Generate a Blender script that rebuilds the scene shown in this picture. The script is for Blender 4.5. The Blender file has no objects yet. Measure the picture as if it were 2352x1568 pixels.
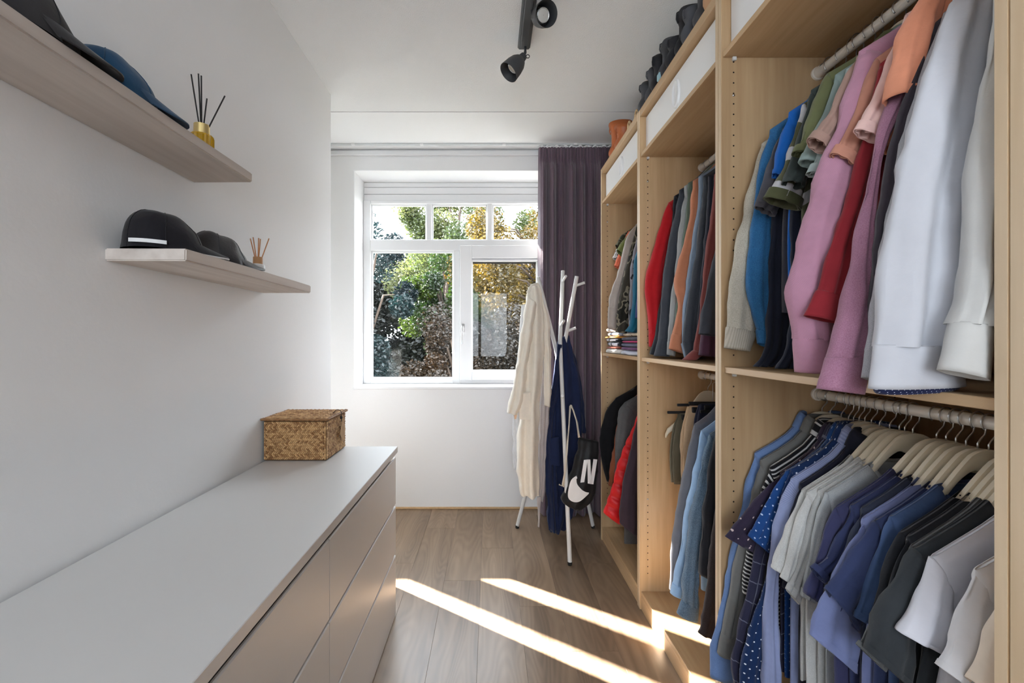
import bpy, bmesh, math, random
from mathutils import Vector, noise
random.seed(11)
S = bpy.context.scene
PI = math.pi
# ---------------------------------------------------------------- camera
F, CX, CY, CH = 1000.0, 1126.0, 780.0, 1.273      # focal length (px), principal point, eye height
cam_d = bpy.data.cameras.new('camera'); cam = bpy.data.objects.new('camera', cam_d)
S.collection.objects.link(cam); S.camera = cam
cam.location = (0, 0, CH); cam.rotation_euler = (PI/2, 0, 0)
cam_d.sensor_width = 36.0; cam_d.lens = F/2352*36.0
cam_d.shift_x = (1176-CX)/2352; cam_d.shift_y = (CY-784)/2352
cam_d.clip_start = 0.02; cam_d.clip_end = 200
# ---------------------------------------------------------------- sky
world = bpy.data.worlds.new('sky'); S.world = world; world.use_nodes = True
bg = world.node_tree.nodes['Background']
bg.inputs[0].default_value = (0.83, 0.915, 1.0, 1); bg.inputs[1].default_value = 17.0
# ---------------------------------------------------------------- sun
SUN_SLOPE, SUN_TAN = 1.49, 0.543                  # dX per -dY along the floor, tangent of elevation
sun_d = bpy.data.lights.new('sun', 'SUN'); sun = bpy.data.objects.new('sun', sun_d)
S.collection.objects.link(sun)
sun_dir = Vector((SUN_SLOPE, -1.0, -SUN_TAN*math.hypot(SUN_SLOPE, 1)))
sun.rotation_euler = sun_dir.to_track_quat('-Z', 'Y').to_euler()
sun_d.energy = 125.0; sun_d.angle = math.radians(0.7); sun_d.color = (1.0, 0.95, 0.88)
# portals: only guide sky sampling at the modelled window openings, added rear one included
def portal(name, loc, rot, sx, sz):
    l = bpy.data.lights.new(name, 'AREA'); l.shape = 'RECTANGLE'; l.size = sx; l.size_y = sz
    o = bpy.data.objects.new(name, l); S.collection.objects.link(o); o.location = loc; o.rotation_euler = rot
    l.cycles.is_portal = True
portal('sky_portal', (-0.25, 3.62, 1.73), (-PI/2, 0, 0), 1.56, 1.65)
portal('sky_portal', (-1.99, 3.62, 1.66), (-PI/2, 0, 0), 1.54, 1.5)
portal('sky_portal', (-0.23, -2.52, 1.6), (PI/2, 0, 0), 1.4, 1.5)
S.view_settings.view_transform = 'Standard'; S.view_settings.look = 'None'
S.view_settings.gamma = 1.0; S.view_settings.use_curve_mapping = False
S.view_settings.exposure = -0.15
S.cycles.use_denoising = True
S.cycles.diffuse_bounces = 5; S.cycles.glossy_bounces = 3; S.cycles.max_bounces = 8; S.cycles.transparent_max_bounces = 10
S.cycles.use_adaptive_sampling = True; S.cycles.adaptive_threshold = 0.05

# ---------------------------------------------------------------- helpers
def W(px, py, Y):                                  # point seen at a pixel, standing at depth Y
    return Vector(((px-CX)*Y/F, Y, CH-(py-CY)*Y/F))
def s2l(v):
    v /= 255.0
    return v/12.92 if v <= .04045 else ((v+.055)/1.055)**2.4
def C(r, g, b, k=1.0):
    return (min(1, s2l(r)*k), min(1, s2l(g)*k), min(1, s2l(b)*k), 1)
def wloc(o):
    v = Vector((0, 0, 0))
    while o is not None:
        v += o.location; o = o.parent
    return v
def tag(o, label=None, cat=None, group=None, kind=None):
    if label: o['label'] = label
    if cat: o['category'] = cat
    if group: o['group'] = group
    if kind: o['kind'] = kind
    return o
def thing(name, loc, label=None, cat=None, group=None, kind=None):
    o = bpy.data.objects.new(name, None); o.location = loc; o.empty_display_size = .05
    S.collection.objects.link(o)
    return tag(o, label, cat, group, kind)
def mk(name, verts, faces, mat, parent=None, smooth=True, uv=None, base=None, sharp=None):
    """link ONE mesh object; verts in world space"""
    if parent is None:
        if base is None:
            xs = [v[0] for v in verts]; ys = [v[1] for v in verts]; zs = [v[2] for v in verts]
            base = Vector(((min(xs)+max(xs))/2, (min(ys)+max(ys))/2, min(zs)))
        org = Vector(base)
    else:
        org = wloc(parent)
    me = bpy.data.meshes.new(name)
    me.from_pydata([(v[0]-org.x, v[1]-org.y, v[2]-org.z) for v in verts], [], faces)
    if uv is not None:
        ul = me.uv_layers.new(name='UVMap')
        li = 0
        data = [0.0]*(2*len(me.loops))
        for i, l in enumerate(me.loops):
            u = uv[l.vertex_index]; data[2*i] = u[0]; data[2*i+1] = u[1]
        ul.data.foreach_set('uv', data)
    if smooth:
        me.polygons.foreach_set('use_smooth', [True]*len(me.polygons))
        if sharp is not None: me.set_sharp_from_angle(angle=math.radians(sharp))
    me.materials.append(mat)
    o = bpy.data.objects.new(name, me); S.collection.objects.link(o)
    if parent is None: o.location = org
    else: o.parent = parent
    return o
def boxv(x0, x1, y0, y1, z0, z1):
    return [(x0,y0,z0),(x1,y0,z0),(x1,y1,z0),(x0,y1,z0),(x0,y0,z1),(x1,y0,z1),(x1,y1,z1),(x0,y1,z1)]
BF = [(0,3,2,1),(4,5,6,7),(0,1,5,4),(1,2,6,5),(2,3,7,6),(3,0,4,7)]
def bevbox(x0, x1, y0, y1, z0, z1, b):
    """box with chamfered edges: 24 verts"""
    if b <= 0: return boxv(x0,x1,y0,y1,z0,z1), list(BF)
    bm = bmesh.new(); bmesh.ops.create_cube(bm, size=1)
    for v in bm.verts:
        v.co = ((x0+x1)/2+v.co.x*(x1-x0), (y0+y1)/2+v.co.y*(y1-y0), (z0+z1)/2+v.co.z*(z1-z0))
    bmesh.ops.bevel(bm, geom=bm.edges[:], offset=b, segments=1, affect='EDGES')
    bm.verts.index_update()
    vs = [v.co.copy() for v in bm.verts]; fs = [tuple(v.index for v in f.verts) for f in bm.faces]
    bm.free(); return vs, fs
def box(name, x0, x1, y0, y1, z0, z1, mat, parent=None, b=0.0012, **k):
    vs, fs = bevbox(x0,x1,y0,y1,z0,z1,b)
    return mk(name, vs, fs, mat, parent, smooth=False, **k)
class MB:
    """collects several shells that make up one part"""
    def __init__(s): s.v = []; s.f = []
    def add(s, vs, fs):
        n = len(s.v); s.v += [tuple(v) for v in vs]; s.f += [tuple(i+n for i in f) for f in fs]; return s
    def box(s, *a, b=0.0): return s.add(*bevbox(*a, b))
    def tube(s, pts, r, seg=10, caps=True): return s.add(*tubev(pts, r, seg, caps))
    def build(s, name, mat, parent=None, smooth=True, **k): return mk(name, s.v, s.f, mat, parent, smooth, **k)
def frame_at(t):
    t = t.normalized(); up = Vector((0,0,1)) if abs(t.z) < .95 else Vector((1,0,0))
    a = t.cross(up).normalized(); return a, a.cross(t).normalized()
def tubev(pts, r, seg=10, caps=True):
    pts = [Vector(p) for p in pts]; vs = []; fs = []; n = len(pts); pa = None
    for i, p in enumerate(pts):
        t = (pts[min(i+1,n-1)]-pts[max(i-1,0)])
        a, b = frame_at(t)
        if pa is not None and a.dot(pa) < 0: a, b = -a, -b
        pa = a
        rr = r[i] if isinstance(r, (list, tuple)) else r
        for k in range(seg):
            w = 2*PI*k/seg; vs.append(p+a*rr*math.cos(w)+b*rr*math.sin(w))
    for i in range(n-1):
        for k in range(seg):
            k2 = (k+1) % seg
            fs.append((i*seg+k, i*seg+k2, (i+1)*seg+k2, (i+1)*seg+k))
    if caps:
        fs.append(tuple(range(seg))[::-1]); fs.append(tuple((n-1)*seg+k for k in range(seg)))
    return vs, fs
def lathe(center, axis, prof, seg=28, cap0=False, cap1=False):
    """prof: list of (distance along axis, radius)"""
    c = Vector(center); t = Vector(axis).normalized(); a, b = frame_at(t); vs = []; fs = []
    for (d, r) in prof:
        for k in range(seg):
            w = 2*PI*k/seg; vs.append(c+t*d+a*r*math.cos(w)+b*r*math.sin(w))
    for i in range(len(prof)-1):
        for k in range(seg):
            k2 = (k+1) % seg
            fs.append((i*seg+k, (i+1)*seg+k, (i+1)*seg+k2, i*seg+k2))
    if cap0: fs.append(tuple(range(seg)))
    if cap1: fs.append(tuple((len(prof)-1)*seg+k for k in range(seg))[::-1])
    return vs, fs
def copy_tree(o, parent=None, d=None):
    c = o.copy(); S.collection.objects.link(c); c.parent = parent
    if parent is None and d is not None: c.location = d
    for ch in list(o.children): copy_tree(ch, c)
    return c
def catmull(ps, t):
    n = len(ps)-1; x = t*n; i = min(int(x), n-1); u = x-i
    p0, p1, p2, p3 = ps[max(i-1,0)], ps[i], ps[i+1], ps[min(i+2,n)]
    return tuple(.5*((2*b)+(-a+c)*u+(2*a-5*b+4*c-d)*u*u+(-a+3*b-3*c+d)*u**3) for a, b, c, d in zip(p0,p1,p2,p3))

# ---------------------------------------------------------------- materials
def nmat(name):
    m = bpy.data.materials.new(name); m.use_nodes = True
    nt = m.node_tree; return m, nt, nt.nodes['Principled BSDF'], nt.links.new
def plain(name, col, rough=.5, metal=0.0, spec=.5, bump=None, var=0.0):
    m, nt, p, L = nmat(name)
    p.inputs['Base Color'].default_value = col; p.inputs['Roughness'].default_value = rough
    p.inputs['Metallic'].default_value = metal; p.inputs['Specular IOR Level'].default_value = spec
    if bump or var:
        tc = nt.nodes.new('ShaderNodeTexCoord')
    if var:
        n = nt.nodes.new('ShaderNodeTexNoise'); n.inputs['Scale'].default_value = 3.0
        L(tc.outputs['Object'], n.inputs['Vector'])
        r = nt.nodes.new('ShaderNodeMapRange'); r.inputs[3].default_value = 1-var; r.inputs[4].default_value = 1+var
        L(n.outputs['Fac'], r.inputs[0])
        mx = nt.nodes.new('ShaderNodeMix'); mx.data_type = 'RGBA'; mx.blend_type = 'MULTIPLY'; mx.inputs[0].default_value = 1
        mx.inputs[6].default_value = col; L(r.outputs[0], mx.inputs[7]); L(mx.outputs[2], p.inputs['Base Color'])
    if bump:
        sc, st, det = bump
        n = nt.nodes.new('ShaderNodeTexNoise'); n.inputs['Scale'].default_value = sc; n.inputs['Detail'].default_value = det
        L(tc.outputs['Object'], n.inputs['Vector'])
        b = nt.nodes.new('ShaderNodeBump'); b.inputs['Strength'].default_value = st; b.inputs['Distance'].default_value = .004
        L(n.outputs['Fac'], b.inputs['Height']); L(b.outputs[0], p.inputs['Normal'])
    return m
def wood(name, c1, c2, axis='Z', scale=1.0, rough=.45, fine=60, rings=False):
    """streaky wood; grain along the given axis of object space"""
    m, nt, p, L = nmat(name)
    tc = nt.nodes.new('ShaderNodeTexCoord'); oi = nt.nodes.new('ShaderNodeObjectInfo')
    av = nt.nodes.new('ShaderNodeVectorMath'); av.operation = 'ADD'
    rv = nt.nodes.new('ShaderNodeVectorMath'); rv.operation = 'SCALE'; rv.inputs[0].default_value = (13.1, 7.7, 5.3)
    L(oi.outputs['Random'], rv.inputs['Scale']); L(tc.outputs['Object'], av.inputs[0]); L(rv.outputs[0], av.inputs[1])
    mp = nt.nodes.new('ShaderNodeMapping')
    st = {'X': (.06, 1, 1), 'Y': (1, .06, 1), 'Z': (1, 1, .06)}[axis]
    mp.inputs['Scale'].default_value = [s*scale for s in st]; L(av.outputs[0], mp.inputs[0])
    n1 = nt.nodes.new('ShaderNodeTexNoise'); n1.inputs['Scale'].default_value = 9; n1.inputs['Detail'].default_value = 3; n1.inputs['Distortion'].default_value = .6
    n2 = nt.nodes.new('ShaderNodeTexNoise'); n2.inputs['Scale'].default_value = fine; n2.inputs['Detail'].default_value = 3
    L(mp.outputs[0], n1.inputs[0]); L(mp.outputs[0], n2.inputs[0])
    a = nt.nodes.new('ShaderNodeMath'); a.operation = 'MULTIPLY_ADD'; a.inputs[1].default_value = .55
    b = nt.nodes.new('ShaderNodeMath'); b.operation = 'MULTIPLY'; b.inputs[1].default_value = .45
    L(n2.outputs['Fac'], b.inputs[0]); L(n1.outputs['Fac'], a.inputs[0]); L(b.outputs[0], a.inputs[2])
    fac = a.outputs[0]
    if rings:                                            # cathedral grain: contour lines of a stretched noise
        mp2 = nt.nodes.new('ShaderNodeMapping'); mp2.inputs['Scale'].default_value = {'X': (.16,1,1),'Y': (1,.16,1),'Z': (1,1,.16)}[axis]
        L(av.outputs[0], mp2.inputs[0])
        n5 = nt.nodes.new('ShaderNodeTexNoise'); n5.inputs['Scale'].default_value = 6.5; n5.inputs['Detail'].default_value = 1.2; n5.inputs['Distortion'].default_value = .35
        L(mp2.outputs[0], n5.inputs[0])
        ph = math_node(nt, 'MULTIPLY', n5.outputs['Fac'], 120.0)
        ph = math_node(nt, 'ADD', ph, math_node(nt, 'MULTIPLY', n2.outputs['Fac'], 3.0))
        sn = math_node(nt, 'SINE', ph)
        fac = math_node(nt, 'MULTIPLY_ADD', sn, .055, fac)
        fac = math_node(nt, 'MULTIPLY_ADD', math_node(nt, 'SUBTRACT', n5.outputs['Fac'], .5), .45, fac)
    r = nt.nodes.new('ShaderNodeValToRGB'); r.color_ramp.elements[0].position = .3; r.color_ramp.elements[1].position = .72
    r.color_ramp.elements[0].color = c2; r.color_ramp.elements[1].color = c1
    L(fac, r.inputs[0])
    hv = nt.nodes.new('ShaderNodeHueSaturation')
    mr = nt.nodes.new('ShaderNodeMapRange'); mr.inputs[3].default_value = .88; mr.inputs[4].default_value = 1.10
    L(oi.outputs['Random'], mr.inputs[0]); L(mr.outputs[0], hv.inputs['Value']); L(r.outputs[0], hv.inputs['Color'])
    L(hv.outputs[0], p.inputs['Base Color'])
    p.inputs['Roughness'].default_value = rough
    bp = nt.nodes.new('ShaderNodeBump'); bp.inputs['Strength'].default_value = .12; bp.inputs['Distance'].default_value = .001
    L(n2.outputs['Fac'], bp.inputs['Height']); L(bp.outputs[0], p.inputs['Normal'])
    return m
def math_node(nt, op, a, b=None, c=None):
    n = nt.nodes.new('ShaderNodeMath'); n.operation = op
    for i, x in enumerate((a, b, c)):
        if x is None: continue
        if isinstance(x, (int, float)): n.inputs[i].default_value = x
        else: nt.links.new(x, n.inputs[i])
    return n.outputs[0]
_cl = {}
def cloth(col, pattern=None, col2=None, scale=.02, rough=.92, weave=900, wst=.25, sheen=.15, var=.10):
    key = (col, pattern, col2, scale, rough, weave, wst, sheen, var)
    if key in _cl: return _cl[key]
    m, nt, p, L = nmat('cloth'); _cl[key] = m
    base = C(*col); c2 = C(*col2) if col2 else None
    tc = nt.nodes.new('ShaderNodeTexCoord'); uv = nt.nodes.new('ShaderNodeUVMap'); uv.uv_map = 'UVMap'
    n = nt.nodes.new('ShaderNodeTexNoise'); n.inputs['Scale'].default_value = 14; n.inputs['Detail'].default_value = 3; n.inputs['Roughness'].default_value = .75
    L(tc.outputs['Object'], n.inputs[0])
    mr = nt.nodes.new('ShaderNodeMapRange'); mr.inputs[1].default_value = .25; mr.inputs[2].default_value = .75
    mr.inputs[3].default_value = 1-var; mr.inputs[4].default_value = 1+var; L(n.outputs['Fac'], mr.inputs[0])
    fac = None
    sep = nt.nodes.new('ShaderNodeSeparateXYZ'); L(uv.outputs[0], sep.inputs[0])
    U, V = sep.outputs[0], sep.outputs[1]
    M = lambda op, a, b=None, c=None: math_node(nt, op, a, b, c)
    if pattern == 'dots':
        a = M('DIVIDE', M('ADD', U, V), scale); b = M('DIVIDE', M('SUBTRACT', U, V), scale)
        fa = M('SUBTRACT', M('FRACT', a), .5); fb = M('SUBTRACT', M('FRACT', b), .5)
        fac = M('LESS_THAN', M('ADD', M('MULTIPLY', fa, fa), M('MULTIPLY', fb, fb)), .013)
    elif pattern == 'motif':
        a = M('DIVIDE', M('ADD', U, V), scale); b = M('DIVIDE', M('SUBTRACT', U, V), scale)
        fa = M('SUBTRACT', M('FRACT', a), .5); fb = M('SUBTRACT', M('FRACT', b), .5)
        s = M('ADD', fa, fb); d = M('SUBTRACT', fa, fb)
        fac = M('LESS_THAN', M('ADD', M('MULTIPLY', M('MULTIPLY', s, s), 3.0), M('MULTIPLY', d, d)), .028)
    elif pattern == 'stripes':
        fac = M('LESS_THAN', M('FRACT', M('DIVIDE', V, scale)), .38)
    elif pattern == 'vstripes':
        fac = M('LESS_THAN', M('FRACT', M('DIVIDE', M('ADD', U, M('MULTIPLY', V, .0)), scale)), .45)
    elif pattern == 'plaid':
        a = M('LESS_THAN', M('FRACT', M('DIVIDE', U, scale)), .05); b = M('LESS_THAN', M('FRACT', M('DIVIDE', V, scale)), .05)
        fac = M('MAXIMUM', a, b)
    elif pattern == 'twill':
        fac = M('LESS_THAN', M('FRACT', M('DIVIDE', M('ADD', U, V), scale)), .5)
    elif pattern == 'rib':
        fac = M('LESS_THAN', M('FRACT', M('DIVIDE', V, scale)), .5)
    mx = nt.nodes.new('ShaderNodeMix'); mx.data_type = 'RGBA'
    if pattern in ('camo', 'spots', 'melange'):
        n2 = nt.nodes.new('ShaderNodeTexNoise'); n2.inputs['Scale'].default_value = 1/scale if pattern != 'melange' else 3.5/scale; n2.inputs['Detail'].default_value = 1.5 if pattern != 'melange' else 5
        L(tc.outputs['Object'], n2.inputs[0])
        r = nt.nodes.new('ShaderNodeValToRGB')
        if pattern == 'camo':
            r.color_ramp.interpolation = 'CONSTANT'
            e = r.color_ramp.elements; e[0].color = base; e[0].position = 0; e[1].color = c2; e[1].position = .5
            x = e.new(.58); x.color = tuple(v*.35 for v in base[:3])+(1,)
        elif pattern == 'spots':
            r.color_ramp.interpolation = 'CONSTANT'
            e = r.color_ramp.elements; e[0].color = base; e[0].position = 0; e[1].color = c2; e[1].position = .57
        else:
            e = r.color_ramp.elements; e[0].color = base; e[0].position = .35; e[1].color = c2; e[1].position = .65
        L(n2.outputs['Fac'], r.inputs[0]); colout = r.outputs[0]
    elif fac is not None:
        mx.inputs[6].default_value = base; mx.inputs[7].default_value = c2; L(fac, mx.inputs[0]); colout = mx.outputs[2]
    else:
        rgb = nt.nodes.new('ShaderNodeRGB'); rgb.outputs[0].default_value = base; colout = rgb.outputs[0]
    mu = nt.nodes.new('ShaderNodeMix'); mu.data_type = 'RGBA'; mu.blend_type = 'MULTIPLY'; mu.inputs[0].default_value = 1
    L(colout, mu.inputs[6]); L(mr.outputs[0], mu.inputs[7]); L(mu.outputs[2], p.inputs['Base Color'])
    p.inputs['Roughness'].default_value = rough; p.inputs['Specular IOR Level'].default_value = .25
    p.inputs['Sheen Weight'].default_value = sheen; p.inputs['Sheen Roughness'].default_value = .5
    n3 = nt.nodes.new('ShaderNodeTexNoise'); n3.inputs['Scale'].default_value = weave/4; n3.inputs['Detail'].default_value = 1
    L(tc.outputs['Object'], n3.inputs[0])
    n4 = nt.nodes.new('ShaderNodeTexNoise'); n4.inputs['Scale'].default_value = 22; n4.inputs['Detail'].default_value = 1.5; n4.inputs['Distortion'].default_value = .8
    L(tc.outputs['Object'], n4.inputs[0])
    b1 = nt.nodes.new('ShaderNodeBump'); b1.inputs['Strength'].default_value = .35; b1.inputs['Distance'].default_value = .006
    L(n4.outputs['Fac'], b1.inputs['Height'])
    b = nt.nodes.new('ShaderNodeBump'); b.inputs['Strength'].default_value = wst; b.inputs['Distance'].default_value = .001
    L(n3.outputs['Fac'], b.inputs['Height']); L(b1.outputs[0], b.inputs['Normal']); L(b.outputs[0], p.inputs['Normal'])
    return m

M_wall = plain('wall_paint', (.83, .825, .82, 1), .9, spec=.2, bump=(90, .10, 3))
M_ceil = plain('ceiling_plaster', (.84, .84, .84, 1), .95, spec=.1, bump=(210, .6, 4))
M_ceil2 = plain('ceiling_smooth', (.85, .85, .85, 1), .95, spec=.1, bump=(160, .15, 4))
M_white = plain('white_gloss_paint', (.80, .80, .80, 1), .35)
M_whitefront = plain('white_drawer_plastic', (.84, .84, .84, 1), .3)
M_dresser = plain('dresser_white_foil', (.64, .63, .62, 1), .36, spec=.5)
M_gap_shade = plain('dresser_gap_shade', (.22, .22, .23, 1), .5)  # dark carcass colour stands in for shade in the gaps around the drawers
M_oakV = wood('oak_effect_vertical', C(208, 177, 137), C(180, 146, 107), 'Z', 1.0, .42)
M_oakY = wood('oak_effect_lengthwise', C(208, 177, 137), C(180, 146, 107), 'Y', 1.0, .42)
M_oakX = wood('oak_effect_across', C(204, 173, 132), C(177, 144, 105), 'Y', 1.0, .45)
M_edge = wood('oak_effect_edge', C(220, 198, 168), C(200, 174, 140), 'Z', 1.0, .5)
M_hole = plain('pin_hole_dark', (.02, .012, .008, 1), .9)
M_shelfwood = wood('whitewashed_wood', C(222, 213, 205), C(184, 172, 163), 'Y', 1.0, .7, fine=35)
M_steel = plain('steel_wire', (.62, .62, .62, 1), .28, 1.0)
M_rail = plain('white_metal_rail', C(236, 230, 220), .4)
M_hanger = plain('cream_hanger_wood', C(234, 224, 202), .45, var=.06)
M_clear = plain('clear_plastic', (.7, .7, .68, 1), .3)
M_glass, nt, p, L = nmat('window_glass')
nt.nodes.remove(p)
tr = nt.nodes.new('ShaderNodeBsdfTransparent'); gl = nt.nodes.new('ShaderNodeBsdfGlossy'); gl.inputs['Roughness'].default_value = .01
tr.inputs[0].default_value = (.975, .975, .975, 1)
lw = nt.nodes.new('ShaderNodeLayerWeight'); lw.inputs[0].default_value = .5
pw5 = nt.nodes.new('ShaderNodeMath'); pw5.operation = 'POWER'; pw5.inputs[1].default_value = 5; L(lw.outputs['Facing'], pw5.inputs[0])
fr = nt.nodes.new('ShaderNodeMath'); fr.operation = 'MULTIPLY_ADD'; fr.inputs[1].default_value = .9; fr.inputs[2].default_value = .012; L(pw5.outputs[0], fr.inputs[0])
ms = nt.nodes.new('ShaderNodeMixShader'); L(fr.outputs[0], ms.inputs[0]); L(tr.outputs[0], ms.inputs[1]); L(gl.outputs[0], ms.inputs[2])
L(ms.outputs[0], nt.nodes['Material Output'].inputs[0])
# ================================================================ the room
WX0, WX1 = -0.931, 1.30          # left partition face, right wall
YB, YE, ZC = 3.281, 2.544, 2.703 # window wall, end of left partition, ceiling
def struct(o, label=None): return tag(o, label, None, None, 'structure')
# floor: sub-floor with individual planks
fl = struct(box('floor', -2.9, 1.4, -2.5, 3.3, -.12, -.004, plain('subfloor_dark', (.05,.04,.03,1), .9), b=0), 'wide grey-brown oak laminate planks running towards the window')
M_plank = wood('grey_oak_laminate', C(152, 129, 106), C(114, 94, 75), 'Y', 1.0, .36, fine=28, rings=True)
pw, plen, k = .192, 1.38, 0
for i in range(-7, 8):
    x0 = -.435+i*pw
    if x0 > 1.3 or x0 < -1.9: continue
    y = -2.4 - random.random()*plen
    lane = [3.281, 1.9, .5]
    off = {0: .34, 1: .98, 2: .62, 3: 1.2, 4: .12, 5: .80}[i % 6]
    y = 3.281
    cut = 3.281-off
    while y > -2.4:
        y0 = max(cut, -2.4)
        if y-y0 > .03:
            vs, fs = bevbox(x0+.0002, x0+pw-.0002, y0+.0002, y-.0002, -.004, 0, .0005)
            mk('plank', vs, fs, M_plank, fl, smooth=False)
        y = cut; cut -= plen
# ceiling
cl = struct(box('ceiling', -2.9, 1.4, -2.5, 2.730, ZC, ZC+.1, M_ceil, b=0), 'white stippled plaster ceiling')
box('ceiling_strip', -2.9, 1.4, 2.738, YB+.02, ZC, ZC+.1, M_ceil2, cl, b=0)
box('ceiling_joint', -2.9, 1.4, 2.70, 2.76, ZC+.006, ZC+.12, plain('joint_grey', (.35,.35,.35,1), .9), cl, b=0)
# walls
wl = struct(box('wall_left', -1.05, WX0, -2.5, YE, 0, ZC, M_wall, b=.002), 'white wall carrying the plank shelves')
struct(box('wall_passage', -2.9, -1.05, YE-.12, YE, 0, ZC, M_wall, b=0), 'white wall of the side passage')
struct(box('wall_passage_end', -3.0, -2.8, YE-.12, YB+.3, 0, ZC, M_wall, b=0), 'white end wall of the side passage')
struct(box('wall_right', WX1, WX1+.12, -2.5, YB+.3, 0, ZC, M_wall, b=0), 'white wall behind the wardrobes')
# window wall with two openings
W1 = (-1.03, .53, .9055, 2.553); W2 = (-2.76, -1.22, .93, 2.40)
wb = MB()
yb1 = YB+.31
wb.box(-2.9, W2[0], YB, yb1, 0, ZC); wb.box(W2[0], W2[1], YB, yb1, 0, W2[2]); wb.box(W2[0], W2[1], YB, yb1, W2[3], ZC)
wb.box(W2[1], W1[0], YB, yb1, 0, ZC); wb.box(W1[0], W1[1], YB, yb1, 0, W1[2]); wb.box(W1[0], W1[1], YB, yb1, W1[3], ZC)
wb.box(W1[1], WX1, YB, yb1, 0, ZC)
o = struct(wb.build('wall_back', M_wall, smooth=False), 'white wall around the window')
# rear wall of the room; its unseen window is added for fill daylight
R = (-.88, .42, .85, 2.35)
wr = MB(); wr.box(-.95, R[0], -2.5, -2.4, 0, ZC); wr.box(R[0], R[1], -2.5, -2.4, 0, R[2]); wr.box(R[0], R[1], -2.5, -2.4, R[3], ZC); wr.box(R[1], WX1, -2.5, -2.4, 0, ZC)
struct(wr.build('wall_rear', M_wall, smooth=False), 'white wall behind the viewer')
w3 = tag(thing('fill_window', ((R[0]+R[1])/2, -2.45, R[2])), 'unseen white window added behind the viewer for fill daylight', kind='structure')
for a in ((R[0], R[0]+.06, R[2], R[3]), (R[1]-.06, R[1], R[2], R[3]), (R[0]+.06, R[1]-.06, R[2], R[2]+.06), (R[0]+.06, R[1]-.06, R[3]-.06, R[3]), (-.26, -.20, R[2]+.06, R[3]-.06)):
    box('window_frame', a[0], a[1], -2.48, -2.42, a[2], a[3], M_white, w3)
for a in ((R[0]+.06, -.26), (-.20, R[1]-.06)):
    box('pane', a[0], a[1], -2.452, -2.448, R[2]+.06, R[3]-.06, M_glass, w3, b=0)
# cornice and base bead
box('trim_1', -1.9, WX1, YB-.022, YB, ZC-.047, ZC-.012, M_white, b=.004); struct(bpy.data.objects['trim_1'], 'slim white cornice above the window')
struct(box('baseboard_back', -2.8, WX1, YB-.012, YB, 0, .016, M_oakX, b=.003), 'thin oak bead along the window wall')
# ---------------------------------------------------------------- window 1
YW = 3.54
def wx(px): return (px-CX)*YW/F
def wz(py): return CH-(py-CY)*YW/F
w1 = tag(thing('window_1', (-.25, YW, W1[2])), 'white window with three transom panes above two lower lights', kind='structure')
M_reveal = plain('reveal_white', (.88,.88,.88,1), .6)
for a in ((W1[0], W1[0]+.006, YB+.001, YW, W1[2], W1[3]), (W1[1]-.006, W1[1], YB+.001, YW, W1[2], W1[3]), (W1[0]+.006, W1[1]-.006, YB+.001, YW, W1[3]-.006, W1[3])):
    box('reveal', *a, M_reveal, w1, b=0)
box('window_sill', W1[0]-.0, W1[1], YB-.012, YW, W1[2]-.004, W1[2]+.014, M_white, w1, b=.003)
zt, zb = W1[3]-.006, W1[2]+.014
x0, x1 = W1[0]+.006, W1[1]-.006
# top boards (three horizontal boards with joints)
zz = [wz(420), wz(431), wz(447), wz(463)]
for i in range(3):
    box('board', x0, x1, YW-.012, YW+.05, zz[i+1]+.0015, min(zz[i], zt)-.0015, M_white, w1, b=.003)
box('board_backing', x0, x1, YW+.0, YW+.06, zz[3], zt, M_white, w1, b=0)
def frame_ring(name, a, b, c, d, ia, ib, ic, idd, yA, yB, par, bev=.004):
    """rectangular frame: outer a..b x c..d, inner ia..ib x ic..idd"""
    for q in ((a, ia, c, d), (ib, b, c, d), (ia, ib, c, ic), (ia, ib, idd, d)):
        box(name, q[0], q[1], yA, yB, q[2], q[3], M_white, par, b=bev)
# transom
ty0, ty1 = wz(552), wz(470)
box('window_frame', x0, wx(853), YW-.03, YW+.06, zb, zz[3], M_white, w1, b=.004)
box('window_frame', wx(1262), x1, YW-.03, YW+.06, zb, zz[3], M_white, w1, b=.004)
box('transom_bar', wx(853), wx(1262), YW-.03, YW+.06, ty1, zz[3], M_white, w1, b=.004)
box('transom_bar', wx(853), wx(1262), YW-.03, YW+.06, wz(577), ty0, M_white, w1, b=.004)
for (a, b) in ((980, 992), (1119, 1131)):
    box('mullion', wx(a), wx(b), YW-.02, YW+.06, ty0, ty1, M_white, w1, b=.004)
for (a, b) in ((853, 980), (992, 1119), (1131, 1262)):
    box('pane', wx(a), wx(b), YW+.018, YW+.022, ty0, ty1, M_glass, w1, b=0)
    frame_ring('glazing_bead', wx(a), wx(b), ty0, ty1, wx(a)+.011, wx(b)-.011, ty0+.009, ty1-.009, YW+.0, YW+.018, w1, .002)
# lower left fixed light
box('window_frame', wx(853), wx(1042), YW-.03, YW+.06, zb, wz(869), M_white, w1, b=.004)
box('window_frame', wx(1057), wx(1262), YW-.03, YW+.06, zb, wz(871), M_white, w1, b=.004)
box('mullion', wx(1042), wx(1057), YW-.03, YW+.06, zb, wz(577), M_white, w1, b=.004)
a, b, c, d = wx(853), wx(1042), wz(869), wz(577)
frame_ring('glazing_bead', a, b, c, d, a+.012, b-.012, c+.012, d-.014, YW, YW+.018, w1, .002)
box('pane', a, b, YW+.018, YW+.022, c, d, M_glass, w1, b=0)
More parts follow.
